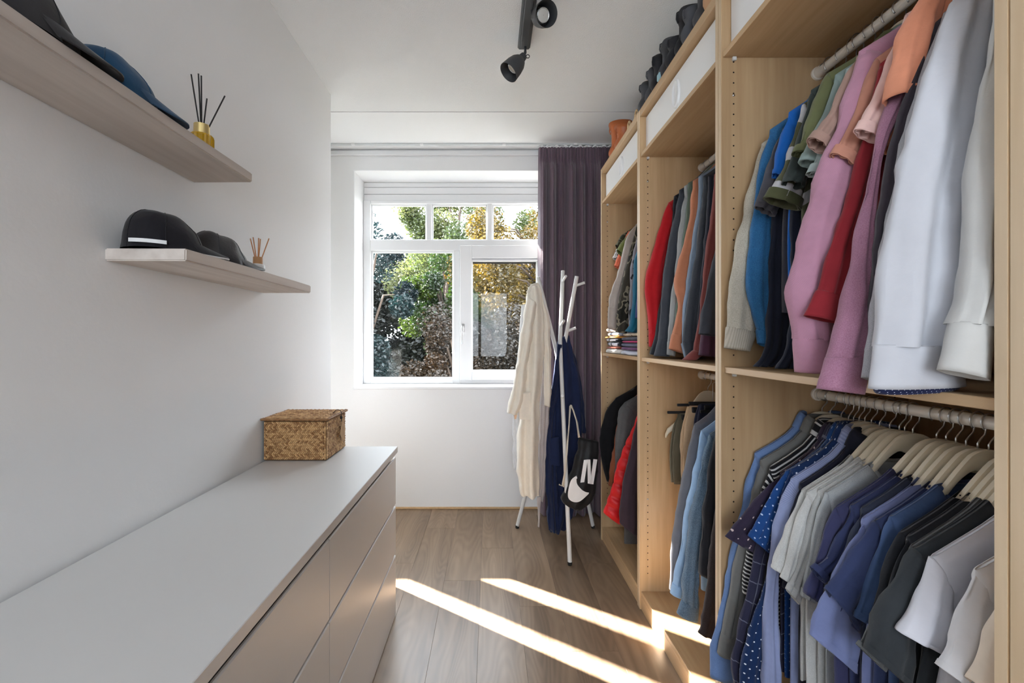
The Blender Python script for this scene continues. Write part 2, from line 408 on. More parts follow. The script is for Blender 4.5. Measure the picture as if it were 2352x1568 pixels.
# lower right casement, standing proud
sa = box('casement_sash', wx(1057), wx(1084), YW-.055, YW+.03, wz(872), wz(566), M_white, w1, b=.004)
box('sash_rail', wx(1233), wx(1262), YW-.055, YW+.03, wz(872), wz(566), M_white, sa, b=.004)
box('sash_rail', wx(1084), wx(1233), YW-.055, YW+.03, wz(872), wz(851), M_white, sa, b=.004)
box('sash_rail', wx(1084), wx(1233), YW-.055, YW+.03, wz(596), wz(566), M_white, sa, b=.004)
frame_ring('glazing_bead', wx(1084), wx(1233), wz(851), wz(596), wx(1084)+.008, wx(1233)-.008, wz(851)+.008, wz(602), YW-.03, YW-.002, sa, .002)
box('vent_strip', wx(1086), wx(1231), YW-.045, YW-.03, wz(602), wz(597.5), M_white, sa, b=.002)
box('vent_seal', wx(1086), wx(1231), YW-.012, YW-.004, wz(606), wz(602.5), plain('dark_seal', (.02,.02,.02,1), .7), sa, b=0)
for px in (1118, 1225):
    box('vent_slider', wx(px-9), wx(px+9), YW-.052, YW-.044, wz(601.5), wz(598.5), M_white, sa, b=.001)
box('pane', wx(1084), wx(1233), YW-.002, YW+.002, wz(851), wz(602), M_glass, sa, b=0)
M_alu = plain('brushed_aluminium', (.55,.55,.56,1), .35, .9)
hd = MB(); hd.box(wx(1060.5), wx(1068), YW-.062, YW-.055, wz(762), wz(744), b=.002)
hd.tube([(wx(1064.5), YW-.06, wz(750)), (wx(1064.5), YW-.095, wz(750))], .008)
hd.tube([(wx(1064.5), YW-.095, wz(749)), (wx(1063.5), YW-.098, wz(762)), (wx(1063), YW-.096, wz(790))], [.008,.008,.0065])
hd.build('window_handle', M_alu, sa)
# ---------------------------------------------------------------- window 2 (side passage; throws the sun stripes on the floor)
w2 = tag(thing('window_2', (-1.85, YB+.28, W2[2])), 'white window of the side passage', kind='structure')
yo0, yo1 = YB+.02, YB+.045
for a in ((W2[0], -2.22, W2[2], W2[3]), (-1.905, -1.56, W2[2], W2[3]), (-1.365, W2[1], W2[2], W2[3])):
    box('window_frame', a[0], a[1], yo0, yo1, a[2], a[3], M_white, w2)
for (a, b) in ((-2.22, -1.905), (-1.56, -1.365)):
    box('window_frame', a, b, yo0, yo1, W2[2], W2[2]+.035, M_white, w2)
    box('shutter_box', a, b, yo0, yo1, 1.93, W2[3], M_white, w2)
    box('pane', a, b, yo0+.01, yo0+.014, W2[2]+.035, 1.93, M_glass, w2, b=0)
hd = MB(); hd.tube([(-1.575, yo0, 1.22), (-1.575, yo0-.05, 1.22)], .009); hd.tube([(-1.575, yo0-.05, 1.22), (-1.53, yo0-.055, 1.21), (-1.45, yo0-.055, 1.17)], .011)
hd.build('window_handle', M_alu, w2)
# ================================================================ wardrobes
XF, XBK, HT = .7072, 1.287, 2.36
FR = [(-.15, .5933), (.5933, 1.3496), (1.3496, 2.075), (2.075, 2.784)]
MID, TOPS = 1.19, 2.135          # top of middle shelf, underside of drawer shelf
RX, RZ1, RZ2 = 1.0, 2.085, 1.107 # rails
FL = ['pale oak wardrobe frame at the picture edge, nearest of the four', 'pale oak wardrobe packed with shirts and T-shirts on two rails',
      'pale oak wardrobe with red and rust sweaters above, jackets and trousers below', 'pale oak wardrobe beside the curtain holding coats and folded clothes']
for n, (y0, y1) in enumerate(FR):
    w = thing('wardrobe', (XF+.29, (y0+y1)/2, 0), FL[n], 'wardrobe', 'row of open oak wardrobes')
    g = .0006; t = .018
    for (a, b, far) in ((y0+g, y0+t, 0), (y1-t, y1-g, 1)):
        sp = box('side_panel', XF, XBK, a, b, 0, HT, M_oakV, w)
        box('edge_band', XF-.0008, XF, a+.0012, b-.0012, .002, HT-.002, M_edge, sp, b=0)
        if far and n > 0:
            ph = MB(); yy = a-.0004
            for xx in (XF+.037, XBK-.05):
                for q in range(62):
                    z = .17+q*.032
                    if abs(z-MID) < .02 or z > 2.3 or abs(z-TOPS-.009) < .015: continue
                    cc = [(xx+.0027*math.cos(2*PI*j/8), yy, z+.0027*math.sin(2*PI*j/8)) for j in range(8)]
                    ph.add(cc, [tuple(range(8))])
            h = ph.build('pin_holes', M_hole, sp, smooth=False); h['kind'] = 'stuff'
            for zq in (.52, 2.02):
                cc = lathe((XF+.037, a, zq), (0,-1,0), [(0,.004),(.002,.0035),(.0025,.001)], 10, False, True)
                mk('screw_cap', *cc, M_steel, sp)
    ya, yb = y0+t, y1-t
    box('top_panel', XF, XBK, ya, yb, HT-.034, HT, M_oakY, w)
    box('bottom_panel', XF+.006, XBK, ya, yb, .066, .085, M_oakY, w)
    box('plinth', XF+.006, XF+.024, ya, yb, 0, .066, M_oakY, w)
    box('back_panel', XBK-.008, XBK-.001, ya, yb, .085, HT-.034, M_oakV, w, b=0)
    box('shelf', XF+.008, XBK-.01, ya, yb, MID-.018, MID, M_oakY, w)
    box('shelf', XF+.004, XBK-.01, ya, yb, TOPS, TOPS+.018, M_oakY, w)
    for zz_ in (TOPS-.011, MID-.029):
        for xx in (XF+.037, XBK-.06):
            box('shelf_pin', xx-.006, xx+.006, yb-.008, yb, zz_, zz_+.011, M_clear, w)
    # white drawer with oval grip
    d = box('drawer_front', XF+.027, XF+.043, ya+.003, yb-.003, TOPS+.021, HT-.040, M_whitefront, w, b=.002)
    db = MB(); db.box(XF+.043, XBK-.05, ya+.012, ya+.02, TOPS+.025, HT-.07); db.box(XF+.043, XBK-.05, yb-.02, yb-.012, TOPS+.025, HT-.07)
    db.box(XF+.043, XBK-.05, ya+.012, yb-.012, TOPS+.022, TOPS+.03); db.box(XBK-.058, XBK-.05, ya+.012, yb-.012, TOPS+.025, HT-.07)
    db.build('drawer_box', M_whitefront, d, smooth=False)
    yc, zc = (ya+yb)/2, (TOPS+.018+HT-.034)/2
    vs = []; fs = []; nn = 32
    prof = [(1.0, .0), (.97, .007), (.9, .010), (.82, .008), (.76, .002), (.5, .0006), (0.02, .0004)]
    for (s_, dx) in prof:
        for j in range(nn):
            w_ = 2*PI*j/nn; vs.append((XF+.027-dx, yc+.031*s_*math.cos(w_), zc+.056*(.35+.65*s_)*s_*math.sin(w_) if s_ < .5 else zc+.056*s_*math.sin(w_)))
    for i in range(len(prof)-1):
        for j in range(nn):
            j2 = (j+1) % nn; fs.append((i*nn+j, (i+1)*nn+j, (i+1)*nn+j2, i*nn+j2))
    mk('grip', vs, fs, M_whitefront, d)
    for zr in ((RZ1, RZ2) if n > 0 else (RZ1,)):
        rr = MB(); vs, fs = tubev([(RX, ya+.003, zr), (RX, yb-.003, zr)], .0135, 18)
        rr.add(vs, fs); ro = rr.build('clothes_rail', M_rail, w, sharp=40)
        for yy, dr in ((yb, -1), (ya, 1)):
            cc = lathe((RX, yy, zr), (0, dr, 0), [(0,.02),(.006,.02),(.008,.017),(.03,.0165)], 20)
            mk('rail_socket', *cc, M_rail, ro, sharp=40)
# ================================================================ dresser
DY0, DY1, DYM = .36, 2.014, 1.184
dr = thing('dresser', (-.68, 1.19, 0), 'long white chest of six drawers along the shelf wall', 'dresser')
box('carcass', -.915, -.462, DY0+.004, DY1-.004, .02, .751, M_gap_shade, dr, b=0)
for (a, b) in ((DY0, DY0+.02), (DY1-.02, DY1)):
    box('side_panel', -.925, -.4595, a, b, 0, .752, M_dresser, dr)
box('top_panel', -.919, -.428, DY0-.001, DY1+.001, .752, .78, M_dresser, dr, b=.0015)
for (ya, yb) in ((DY0, DYM-.001), (DYM+.001, DY1)):
    for (za, zb_) in ((.516, .731), (.290, .504), (.004, .278)):
        xf, xb = -.437, -.4585
        # drawer front with sloped finger grip along its top edge
        pr = [(xb, za), (xf, za), (xf, zb_-.003), (xf-.003, zb_), (xf-.007, zb_), (xb, zb_-.022)]
        n = len(pr); vs = [(p[0], ya+.001, p[1]) for p in pr]+[(p[0], yb-.001, p[1]) for p in pr]
        fs = [tuple(range(n)), tuple(range(2*n-1, n-1, -1))]+[(i, i+n, (i+1) % n+n, (i+1) % n) for i in range(n)]
        mk('drawer', vs, fs, M_dresser, dr, smooth=False)
# ================================================================ plank shelves
def plank_shelf(x1, y0, y1, z0, z1, label):
    bm = bmesh.new(); bmesh.ops.create_cube(bm, size=1)
    for v in bm.verts: v.co = ((WX0+x1)/2+v.co.x*(x1-WX0), (y0+y1)/2+v.co.y*(y1-y0), (z0+z1)/2+v.co.z*(z1-z0))
    bmesh.ops.bevel(bm, geom=bm.edges[:], offset=.003, segments=2, affect='EDGES')
    for q in range(1, 24):
        bmesh.ops.bisect_plane(bm, geom=bm.verts[:]+bm.edges[:]+bm.faces[:], plane_co=(0, y0+.006+(y1-y0-.012)*q/24, 0), plane_no=(0, 1, 0))
    for v in bm.verts:
        if v.co.x > WX0+.02:
            v.co.x += .0025*noise.noise((v.co.y*6, v.co.z*9, 1.3)); v.co.z += .0018*noise.noise((v.co.y*5, v.co.x*9, 4.1))
    bm.verts.index_update()
    o = mk('plank_shelf', [v.co.copy() for v in bm.verts], [tuple(v.index for v in f.verts) for f in bm.faces], M_shelfwood, smooth=True, sharp=35)
    bm.free(); return tag(o, label, 'shelf', 'whitewashed plank shelves on the white wall')
plank_shelf(-.748, .28, 1.368, 1.766, 1.794, 'whitewashed plank shelf higher on the wall, carrying the blue cap')
lo = plank_shelf(-.734, 1.05, 1.782, 1.464, 1.494, 'shorter whitewashed plank shelf lower on the wall, carrying black caps')
# ================================================================ seagrass basket: woven strands are geometry
def woven_mat(kind):
    m, nt, p, L = nmat('seagrass_'+kind)
    oi = nt.nodes.new('ShaderNodeTexCoord'); n = nt.nodes.new('ShaderNodeTexNoise'); n.inputs['Scale'].default_value = 55; n.inputs['Detail'].default_value = 2
    L(oi.outputs['Object'], n.inputs[0]); r = nt.nodes.new('ShaderNodeValToRGB')
    r.color_ramp.elements[0].position = .3; r.color_ramp.elements[1].position = .7
    r.color_ramp.elements[0].color = C(140, 98, 58); r.color_ramp.elements[1].color = C(204, 164, 114)
    at_ = nt.nodes.new('ShaderNodeAttribute'); at_.attribute_name = 'tint'
    L(math_node(nt, 'MULTIPLY_ADD', at_.outputs['Fac'], .45, math_node(nt, 'MULTIPLY', n.outputs['Fac'], .6)), r.inputs[0]); L(r.outputs[0], p.inputs['Base Color']); p.inputs['Roughness'].default_value = .65
    return m
M_sea = woven_mat('strand'); M_sead = plain('seagrass_dark', C(96, 66, 38), .8)
bx0, bx1, by0, by1, bz0, bz1 = -.925, -.663, 1.768, 1.998, .781, .944
bk = thing('basket', ((bx0+bx1)/2, (by0+by1)/2, bz0), 'brown woven seagrass box with a lid and hanging tag on the dresser', 'basket')
box('inner_wall', bx0+.003, bx1-.003, by0+.003, by1-.003, bz0, bz1, M_sead, bk, b=.004)
def weave(origin, du, dv, nrm, lu, lv, name, cell=.0105):
    """herringbone strands laid on a rectangle"""
    mb = MB(); o_ = Vector(origin); du = Vector(du); dv = Vector(dv); nrm = Vector(nrm)
    e_ = .0045; o_ = o_+du*e_+dv*e_; lu -= 2*e_; lv -= 2*e_
    nu, nv = int(lu/(cell*.8)), int(lv/cell)
    cu, cv = lu/nu, lv/nv; tint = []
    for j in range(nv):
        s_ = 1 if j % 2 == 0 else -1; jit = random.random()*cu
        for i in range(nu):
            c = o_+du*((i+.5)*cu)+dv*((j+.5)*cv)
            ax = du*cu*.55*s_+dv*cv*.5; pe = du*cu*.47
            if i in (0, nu-1): ax = dv*cv*.5
            h = nrm*(.0022+.0018*random.random())
            vs = [c-ax-pe, c-ax+pe, c+ax+pe, c+ax-pe, c-ax*.55-pe*.62+h, c-ax*.55+pe*.62+h, c+ax*.55+pe*.62+h, c+ax*.55-pe*.62+h]
            mb.add(vs, [(4,5,6,7),(0,1,5,4),(1,2,6,5),(2,3,7,6),(3,0,4,7)]); tint += [random.random()]*8
    o2 = mb.build(name, M_sea, bk, smooth=False); o2['kind'] = 'stuff'
    at = o2.data.attributes.new('tint', 'FLOAT', 'POINT'); at.data.foreach_set('value', tint)
    return o2
weave((bx0, by0+.003, bz0), (1,0,0), (0,0,1), (0,-1,0), bx1-bx0, bz1-bz0, 'woven_side')
weave((bx1-.003, by0, bz0), (0,1,0), (0,0,1), (1,0,0), by1-by0, bz1-bz0, 'woven_side')
weave((bx0, by1-.003, bz0), (1,0,0), (0,0,1), (0,1,0), bx1-bx0, bz1-bz0, 'woven_side')
ld = box('lid', bx0-.002, bx1+.003, by0-.003, by1+.003, bz1+.001, bz1+.008, M_sead, bk, b=.002)
_bk = bk; bk = ld
weave((bx0-.001, by0-.002, bz1+.007), (1,0,0), (0,1,0), (0,0,1), bx1-bx0+.003, by1-by0+.004, 'woven_top', .013)
bk = _bk
rim = MB()
for (a, b) in (((bx0-.003, by0-.004), (bx1+.004, by0-.004)), ((bx1+.004, by0-.004), (bx1+.004, by1+.004)), ((bx1+.004, by1+.004), (bx0-.003, by1+.004)), ((bx0-.003, by1+.004), (bx0-.003, by0-.004))):
    q = [(a[0]+(b[0]-a[0])*i/40, a[1]+(b[1]-a[1])*i/40, bz1+.005+.0012*math.sin(i*2.4)) for i in range(41)]
    rim.tube(q, [.0042+.0009*math.sin(i*2.1) for i in range(41)], 8)
rim.build('rim', M_sea, ld)
M_cord = plain('dark_cord', (.03,.025,.02,1), .8)
tg = MB(); ty = by0+.135
tg.tube([(bx1-.02, ty-.01, bz1+.010), (bx1-.008, ty-.006, bz1+.024), (bx1+.006, ty, bz1+.022), (bx1+.013, ty+.004, bz1+.008), (bx1+.010, ty+.006, bz1-.012), (bx1+.009, ty+.012, bz1-.03)], .0016, 6)
tg.add(*lathe((bx1+.006, ty+.008, bz1-.012), (1,0,0), [(0,.007),(.006,.006),(.008,.002)], 12, True, True))
tg.build('cord_loop', M_cord, bk)
cz, cy = bz1-.075, ty+.028; a_ = .036
vs = [(bx1+.008, cy, cz+a_*1.45), (bx1+.008, cy+a_*.95, cz+.004), (bx1+.008, cy+.006, cz-a_*1.45), (bx1+.008, cy-a_*.95, cz-.004)]
vs += [(v[0]+.002, v[1], v[2]) for v in vs]
M_tag = plain('kraft_tag', C(190, 152, 112), .8)
tgo = mk('hang_tag', vs, [(3,2,1,0),(4,5,6,7),(0,1,5,4),(1,2,6,5),(2,3,7,6),(3,0,4,7)], M_tag, bk, smooth=False)
for q in (-.006, .006):
    mk('tag_line', [(bx1+.0104, cy+q-.0006, cz+.02), (bx1+.0104, cy+q+.0006, cz+.02), (bx1+.0104, cy+q+.0046, cz-.02), (bx1+.0104, cy+q+.0034, cz-.02)], [(0,1,2,3)], M_cord, tgo, smooth=False)
# ================================================================ ceiling spotlight bar
M_anth = plain('anthracite_metal', C(62, 63, 66), .5, .0, .5)
M_bulb = plain('frosted_bulb_glass', C(205, 200, 192), .35)
M_chr = plain('reflector', (.75,.75,.75,1), .25, .8)
sx, sy = .163, 2.118
sb = thing('ceiling_spotlight', (sx, sy-.3, ZC-.03), 'dark grey ceiling bar with two adjustable cup spots', 'spotlight')
vs, fs = bevbox(sx-.03, sx+.03, sy-.62, sy, ZC-.024, ZC, .008); mk('bar', vs, fs, M_anth, sb, smooth=False)
vs, fs = bevbox(sx-.02, sx+.02, sy-.60, sy-.02, ZC-.034, ZC-.024, .005); mk('bar_cover', vs, fs, M_anth, sb, smooth=False)
def spot(joint, piv, axis):
    j, pv, ax = Vector(joint), Vector(piv), Vector(axis).normalized()
    s_ = MB().tube([j, j+Vector((0,0,-.025)), pv], .007, 10).build('arm', M_anth, sb)
    cc = MB(); cc.add(*lathe(pv, ax, [(0,.002),(.0,.017),(.022,.020),(.03,.028),(.048,.038),(.075,.044),(.118,.0485),(.120,.0475),(.118,.0465),(.075,.042),(.05,.036),(.045,.001)], 36))
    h = cc.build('cup', M_anth, sb, sharp=35)
    mk('bulb', *lathe(pv, ax, [(.05,.026),(.078,.026),(.084,.0235),(.086,.018),(.0865,.001)], 28), M_bulb, h, sharp=35)
    mk('bulb_rim', *lathe(pv, ax, [(.078,.0262),(.086,.0275),(.088,.026),(.085,.0235)], 28), M_chr, h)
    a, b = frame_at(ax)
    tb = [pv+ax*.012+Vector((.026,0,.006))+Vector((.008*math.cos(2*PI*k/12), 0, .008*math.sin(2*PI*k/12))) for k in range(13)]
    MB().tube(tb, .002, 6, False).build('lock_ring', M_anth, h)
spot((sx+.004, sy-.04, ZC-.034), (sx-.004, 2.06, ZC-.088), (-.50, -.14, -.62))
spot((sx+.016, sy-.27, ZC-.034), (sx+.03, 1.868, ZC-.055), (.32, -.90, -.46))
# ================================================================ curtain
M_cur = cloth((98, 80, 92), None, None, .02, .55, 1200, .12, .3, .06)
def curtain():
    nu, nv = 420, 64; xa, xb = .352, 1.16; yc = 3.165; ztop, zbot = 2.672, .012
    random.seed(5); ph = []; s_ = 0
    while s_ < 1: ph.append(s_); s_ += .050+.045*random.random()
    ph.append(1.0)
    vs = []; uv = []; fs = []
    for j in range(nv+1):
        v = j/nv; vv = v**1.3
        z = ztop+(zbot-ztop)*vv
        dpt = ztop-z
        for i in range(nu+1):
            u = i/nu
            k = next(q for q in range(len(ph)-1) if ph[q+1] >= u)
            f = (u-ph[k])/(ph[k+1]-ph[k])
            prof = math.sin(PI*f)**1.1                          # rounded fold, sharp valleys
            head = abs(math.sin(PI*f*3))**.7
            pin = math.exp(-((dpt-.095)/.035)**2)
            w = min(1, max(0, (dpt-.06)/.10))
            amp = (.058+.020*math.sin(k*2.3))*(1+.25*vv)
            hsh = (.016*head+.012*prof)*(1-w)+w*(amp*prof+.008*(1-vv)*abs(math.sin(PI*f*3)))
            y = yc+.02-hsh*(1-.45*pin)
            y += .016*noise.noise((u*7, v*2.2, 3.7))*vv+.006*noise.noise((u*25, v*3, 8.1))*vv
            x = xa+(xb-xa)*u+.010*math.sin(k*1.7+v*2.0)*vv*(1 if 0 < i < nu else .3)
            if u < .1: x -= .006*math.sin(v*3.0)*(1-u*10)
            vs.append((x, y, z)); uv.append((u*1.6, z))
    for j in range(nv):
        for i in range(nu):
            a = j*(nu+1)+i; fs.append((a, a+nu+1, a+nu+2, a+1))
    ct = thing('curtain', (.75, yc, .0), 'floor-length aubergine pleated curtain drawn to the wardrobe side', 'curtain')
    mk('drape', vs, fs, M_cur, ct, uv=uv)
    M_tape = plain('white_heading_tape', (.8,.8,.8,1), .8)
    tp = MB()
    pts = [(xa+.004+(xb-xa-.01)*i/160, yc+.014+.006*math.sin(i*.9), ztop+.012+.006*math.sin(i*.55)) for i in range(161)]
    tp.tube(pts, .006, 6); tp.build('heading_tape', M_tape, ct)
    for i in range(14):
        x = xa+.02+i*(xb-xa-.04)/13
        MB().tube([(x, yc+.014, ztop+.006), (x, yc+.014, ZC-.012)], .0025, 6).build('glider', M_tape, ct)
curtain()
rl = thing('curtain_rail', (0, 3.18, ZC-.012), 'slim white curtain track on the ceiling before the window', 'curtain rail')
box('track', -2.2, 1.28, 3.168, 3.19, ZC-.011, ZC-.0005, plain('rail_grey', (.62,.64,.64,1), .4), rl, b=.001)
for x in (-1.0, -.5, .1, .62):
    box('ceiling_clip', x-.012, x+.012, 3.164, 3.194, ZC-.013, ZC-.0006, M_white, rl, b=.001)
# ================================================================ clothes: builders
def loftv(rows, thick, seg=36, n=18, fold=.004, nf=3.0, seed=0.0, lip=True, cap=True, flat=1.0, wr=.004, t0=None):
    """rows: (Lx, Lz, Rx, Rz, Yc) -> flattened cloth tube; folds run along it"""
    vs = []; uv = []; fs = []; al = 0.0; pc = None
    for i in range(n+1):
        v = i/n; lx, lz, rx, rz, yc = catmull(rows, v)
        c = Vector(((lx+rx)/2, yc, (lz+rz)/2)); h = Vector(((rx-lx)/2, 0, (rz-lz)/2)); hw = h.length
        if pc is not None: al += (c-pc).length
        pc = c
        th = thick if t0 is None else t0+(thick-t0)*min(1, v*2.5)
        th = min(th, hw*.95)
        for k in range(seg):
            a = 2*PI*k/seg; ca, sa_ = math.cos(a), math.sin(a)
            fy = th*math.copysign(abs(sa_)**flat, sa_)
            fy += fold*(.3+.7*v)*math.sin(nf*PI*ca+seed*3.1+1.5*noise.noise((v*2.3, seed, 0))+sa_*.8)*abs(sa_)
            p = c-h*ca+Vector((0, fy, 0))
            if wr:
                d = wr*noise.noise((p.x*16+seed*7, p.y*9, p.z*11+seed))+wr*.5*noise.noise((p.x*34+seed, p.y*20+seed*3, p.z*26))
                d += wr*1.5*(.35-abs(noise.noise((p.x*13+p.z*9+seed*5, p.y*6+seed, p.z*7-p.x*6))))
                p += Vector((-ca*d, math.copysign(1, sa_)*d*.8, .3*d))
            vs.append(p); uv.append((k/seg*4*hw if False else -ca*hw+(1.0 if sa_ > 0 else 0), al))
    rowsn = n+1
    for i in range(n):
        for k in range(seg):
            k2 = (k+1) % seg; fs.append((i*seg+k, i*seg+k2, (i+1)*seg+k2, (i+1)*seg+k))
    if lip:
        base = n*seg; prev = (n-4)*seg
        c = sum((vs[base+k] for k in range(seg)), Vector())/seg; cp = sum((vs[prev+k] for k in range(seg)), Vector())/seg
        up = (cp-c)*.5
        for (s_, q) in ((.94, .02), (.90, 1.0)):
            for k in range(seg):
                vs.append(c+(vs[base+k]-c)*s_+up*q); uv.append(uv[base+k])
            a0 = base if s_ == .94 else len(vs)-2*seg; b0 = len(vs)-seg
            for k in range(seg):
                k2 = (k+1) % seg; fs.append((a0+k, a0+k2, b0+k2, b0+k))
    if cap: fs.append(tuple(range(seg))[::-1])
    return vs, fs, uv
HP = [(0,-.050),(.025,-.053),(.045,-.064),(.075,-.094),(.11,-.132),(.15,-.160),(.19,-.184),(.225,-.205),(.30,-.25)]
def hprof(x):
    x = abs(x)
    for (a, za), (b, zb_) in zip(HP, HP[1:]):
        if x <= b: return za+(zb_-za)*(x-a)/(b-a)
    return HP[-1][1]
def bodyv(xc, y, zr, xs, kf, hem, t, seed, flare=.0, vneck=.05, seg=64, n=26, fold=.006, nk=.066):
    """torso: front and back panels hung from the shoulder line; xs = half width to shoulder tip, kf = hanger droop"""
    vs = []; uv = []; fs = []
    for i in range(n+1):
        v = (i/n)**2.0
        for k in range(seg):
            a = 2*PI*k/seg; ca, sa_ = math.cos(a), math.sin(a)
            x = xs*math.copysign(abs(ca)**.85, ca)
            top = zr+kf*hprof(x)+.004
            if abs(x) < nk:
                q = math.sqrt(1-(x/nk)**2)
                top = zr+kf*hprof(nk)+.004-(vneck if sa_ < 0 else .015)*q
                tm = .75
            else: tm = 0.0
            z = top+(hem+.006*noise.noise((x*9, seed, sa_))-top)*v
            d = top-z
            ramp = min(1.0, math.sqrt(max(0, d)/.10)); ramp = max(ramp, tm)
            xx = xc+x*(1+flare*v)*(1-.10*math.exp(-((v-.25)/.15)**2))
            yy = t*math.copysign(abs(sa_)**.5, sa_)*ramp if abs(sa_) > 1e-6 else 0
            if d < .12: yy = math.copysign(max(abs(yy), .0128*min(1, abs(sa_)*4)*math.sqrt(min(1, .06+d/.014))), sa_)
            yy += fold*v*math.sin(x*26+seed*5+v*1.3)*min(1, abs(sa_)*2)
            yy += .004*noise.noise((x*14+seed, v*6, seed*2+(1 if sa_ > 0 else 0)))*min(1, v*3)
            vs.append(Vector((xx, y+yy, z))); uv.append((x+(1.0 if sa_ > 0 else 0), -d))
    for i in range(n):
        for k in range(seg):
            k2 = (k+1) % seg; fs.append((i*seg+k, i*seg+k2, (i+1)*seg+k2, (i+1)*seg+k))
    for k in range(1, seg//2):                          # close the shoulder ridge, leave the neck open
        k2 = k+1
        xa, xb = vs[k].x-xc, vs[k2].x-xc
        if abs(xa) > nk and abs(xb) > nk: fs.append((k, k2, seg-k2, (seg-k) % seg))
    return vs, fs, uv, zr+kf*hprof(nk)+.004
def collarv(xc, y, zn, t, kind, nk=.066, dipf=.045):
    vs = []; fs = []; uv = []; seg = 36
    if kind == 'shirt': prof = [(.96,-.012),(.94,.012),(.97,.030),(1.05,.034),(1.20,.022),(1.42,-.010)]
    else: prof = [(1.04,-.008),(1.02,.001),(.96,.003),(.92,-.001),(.94,-.008)]
    for i, (s_, dz) in enumerate(prof):
        for k in range(seg):
            a = 2*PI*k/seg
            if kind == 'shirt': a = -PI/2+.18+(2*PI-.36)*k/(seg-1)
            ca, sa_ = math.cos(a), math.sin(a)
            dip = -dipf*max(0, -sa_)**1.5-.015*max(0, sa_)**1.5-.013*abs(ca)**4
            vs.append(Vector((xc+nk*s_*ca, y+(.6*t+.012)*s_*sa_*(1.15 if kind == 'shirt' else 1), zn+dz+dip))); uv.append((k*.012, i*.012))
    m = seg-1 if kind == 'shirt' else seg
    for i in range(len(prof)-1):
        for k in range(m):
            k2 = (k+1) % seg; fs.append((i*seg+k, i*seg+k2, (i+1)*seg+k2, (i+1)*seg+k))
    return vs, fs, uv
# ---------------------------------------------------------------- hanger prototype (rail point at the origin)
def make_hanger():
    r = thing('clothes_hanger', (0, 0, 0))
    pts = 41; vs = []; fs = []
    for i in range(pts):
        x = -.215+.43*i/(pts-1); ax = abs(x)
        zt = hprof(x)-.002
        hgt = .020+.012*math.exp(-(ax/.05)**2)+ (.006 if ax < .03 else 0)
        if ax < .07: hgt += .012*(1-ax/.07)
        wd = .0060+.0028*min(1, (ax/.2)**2)
        if ax > .205: zt -= (ax-.205)*1.2; hgt *= .8
        for (dy, dz_) in ((-1,-.25),(-.7,-.03),(.7,-.03),(1,-.25),(1,-.8),(.6,-1),(-.6,-1),(-1,-.8)):
            vs.append((x, dy*wd, zt+dz_*hgt))
    for i in range(pts-1):
        for k in range(8):
            k2 = (k+1) % 8; fs.append((i*8+k, i*8+k2, (i+1)*8+k2, (i+1)*8+k))
    fs.append(tuple(range(8))); fs.append(tuple((pts-1)*8+k for k in range(8))[::-1])
    mk('shoulder_bow', vs, fs, M_hanger, r, sharp=50)
    hk = [(0,0,-.056),(0,0,-.044)]
    # hook rising to wrap over the rail
    hk += [(.006,0,-.036),(.016,0,-.026),(.0185,0,-.010)]
    hk += [(.0172*math.cos(a), 0, .0172*math.sin(a)) for a in [PI*q/14 for q in range(0, 19)]]
    mk('hook', *tubev(hk, .0017, 8), M_steel, r)
    mk('trouser_bar', *tubev([(-.19,0,-.20),(-.1,0,-.216),(.1,0,-.216),(.19,0,-.20)], .004, 8), M_hanger, r)
    return r
HANG = make_hanger(); HANG_USED = [False]
def put_hanger(y, zr, label, rot=0.0, group='cream hangers on the wardrobe rails', x=RX):
    if not HANG_USED[0]: h = HANG; HANG_USED[0] = True
    else: h = copy_tree(HANG)
    h.location = (x, y, zr); h.rotation_euler = (0, 0, rot)
    return tag(h, label, 'hanger', group)
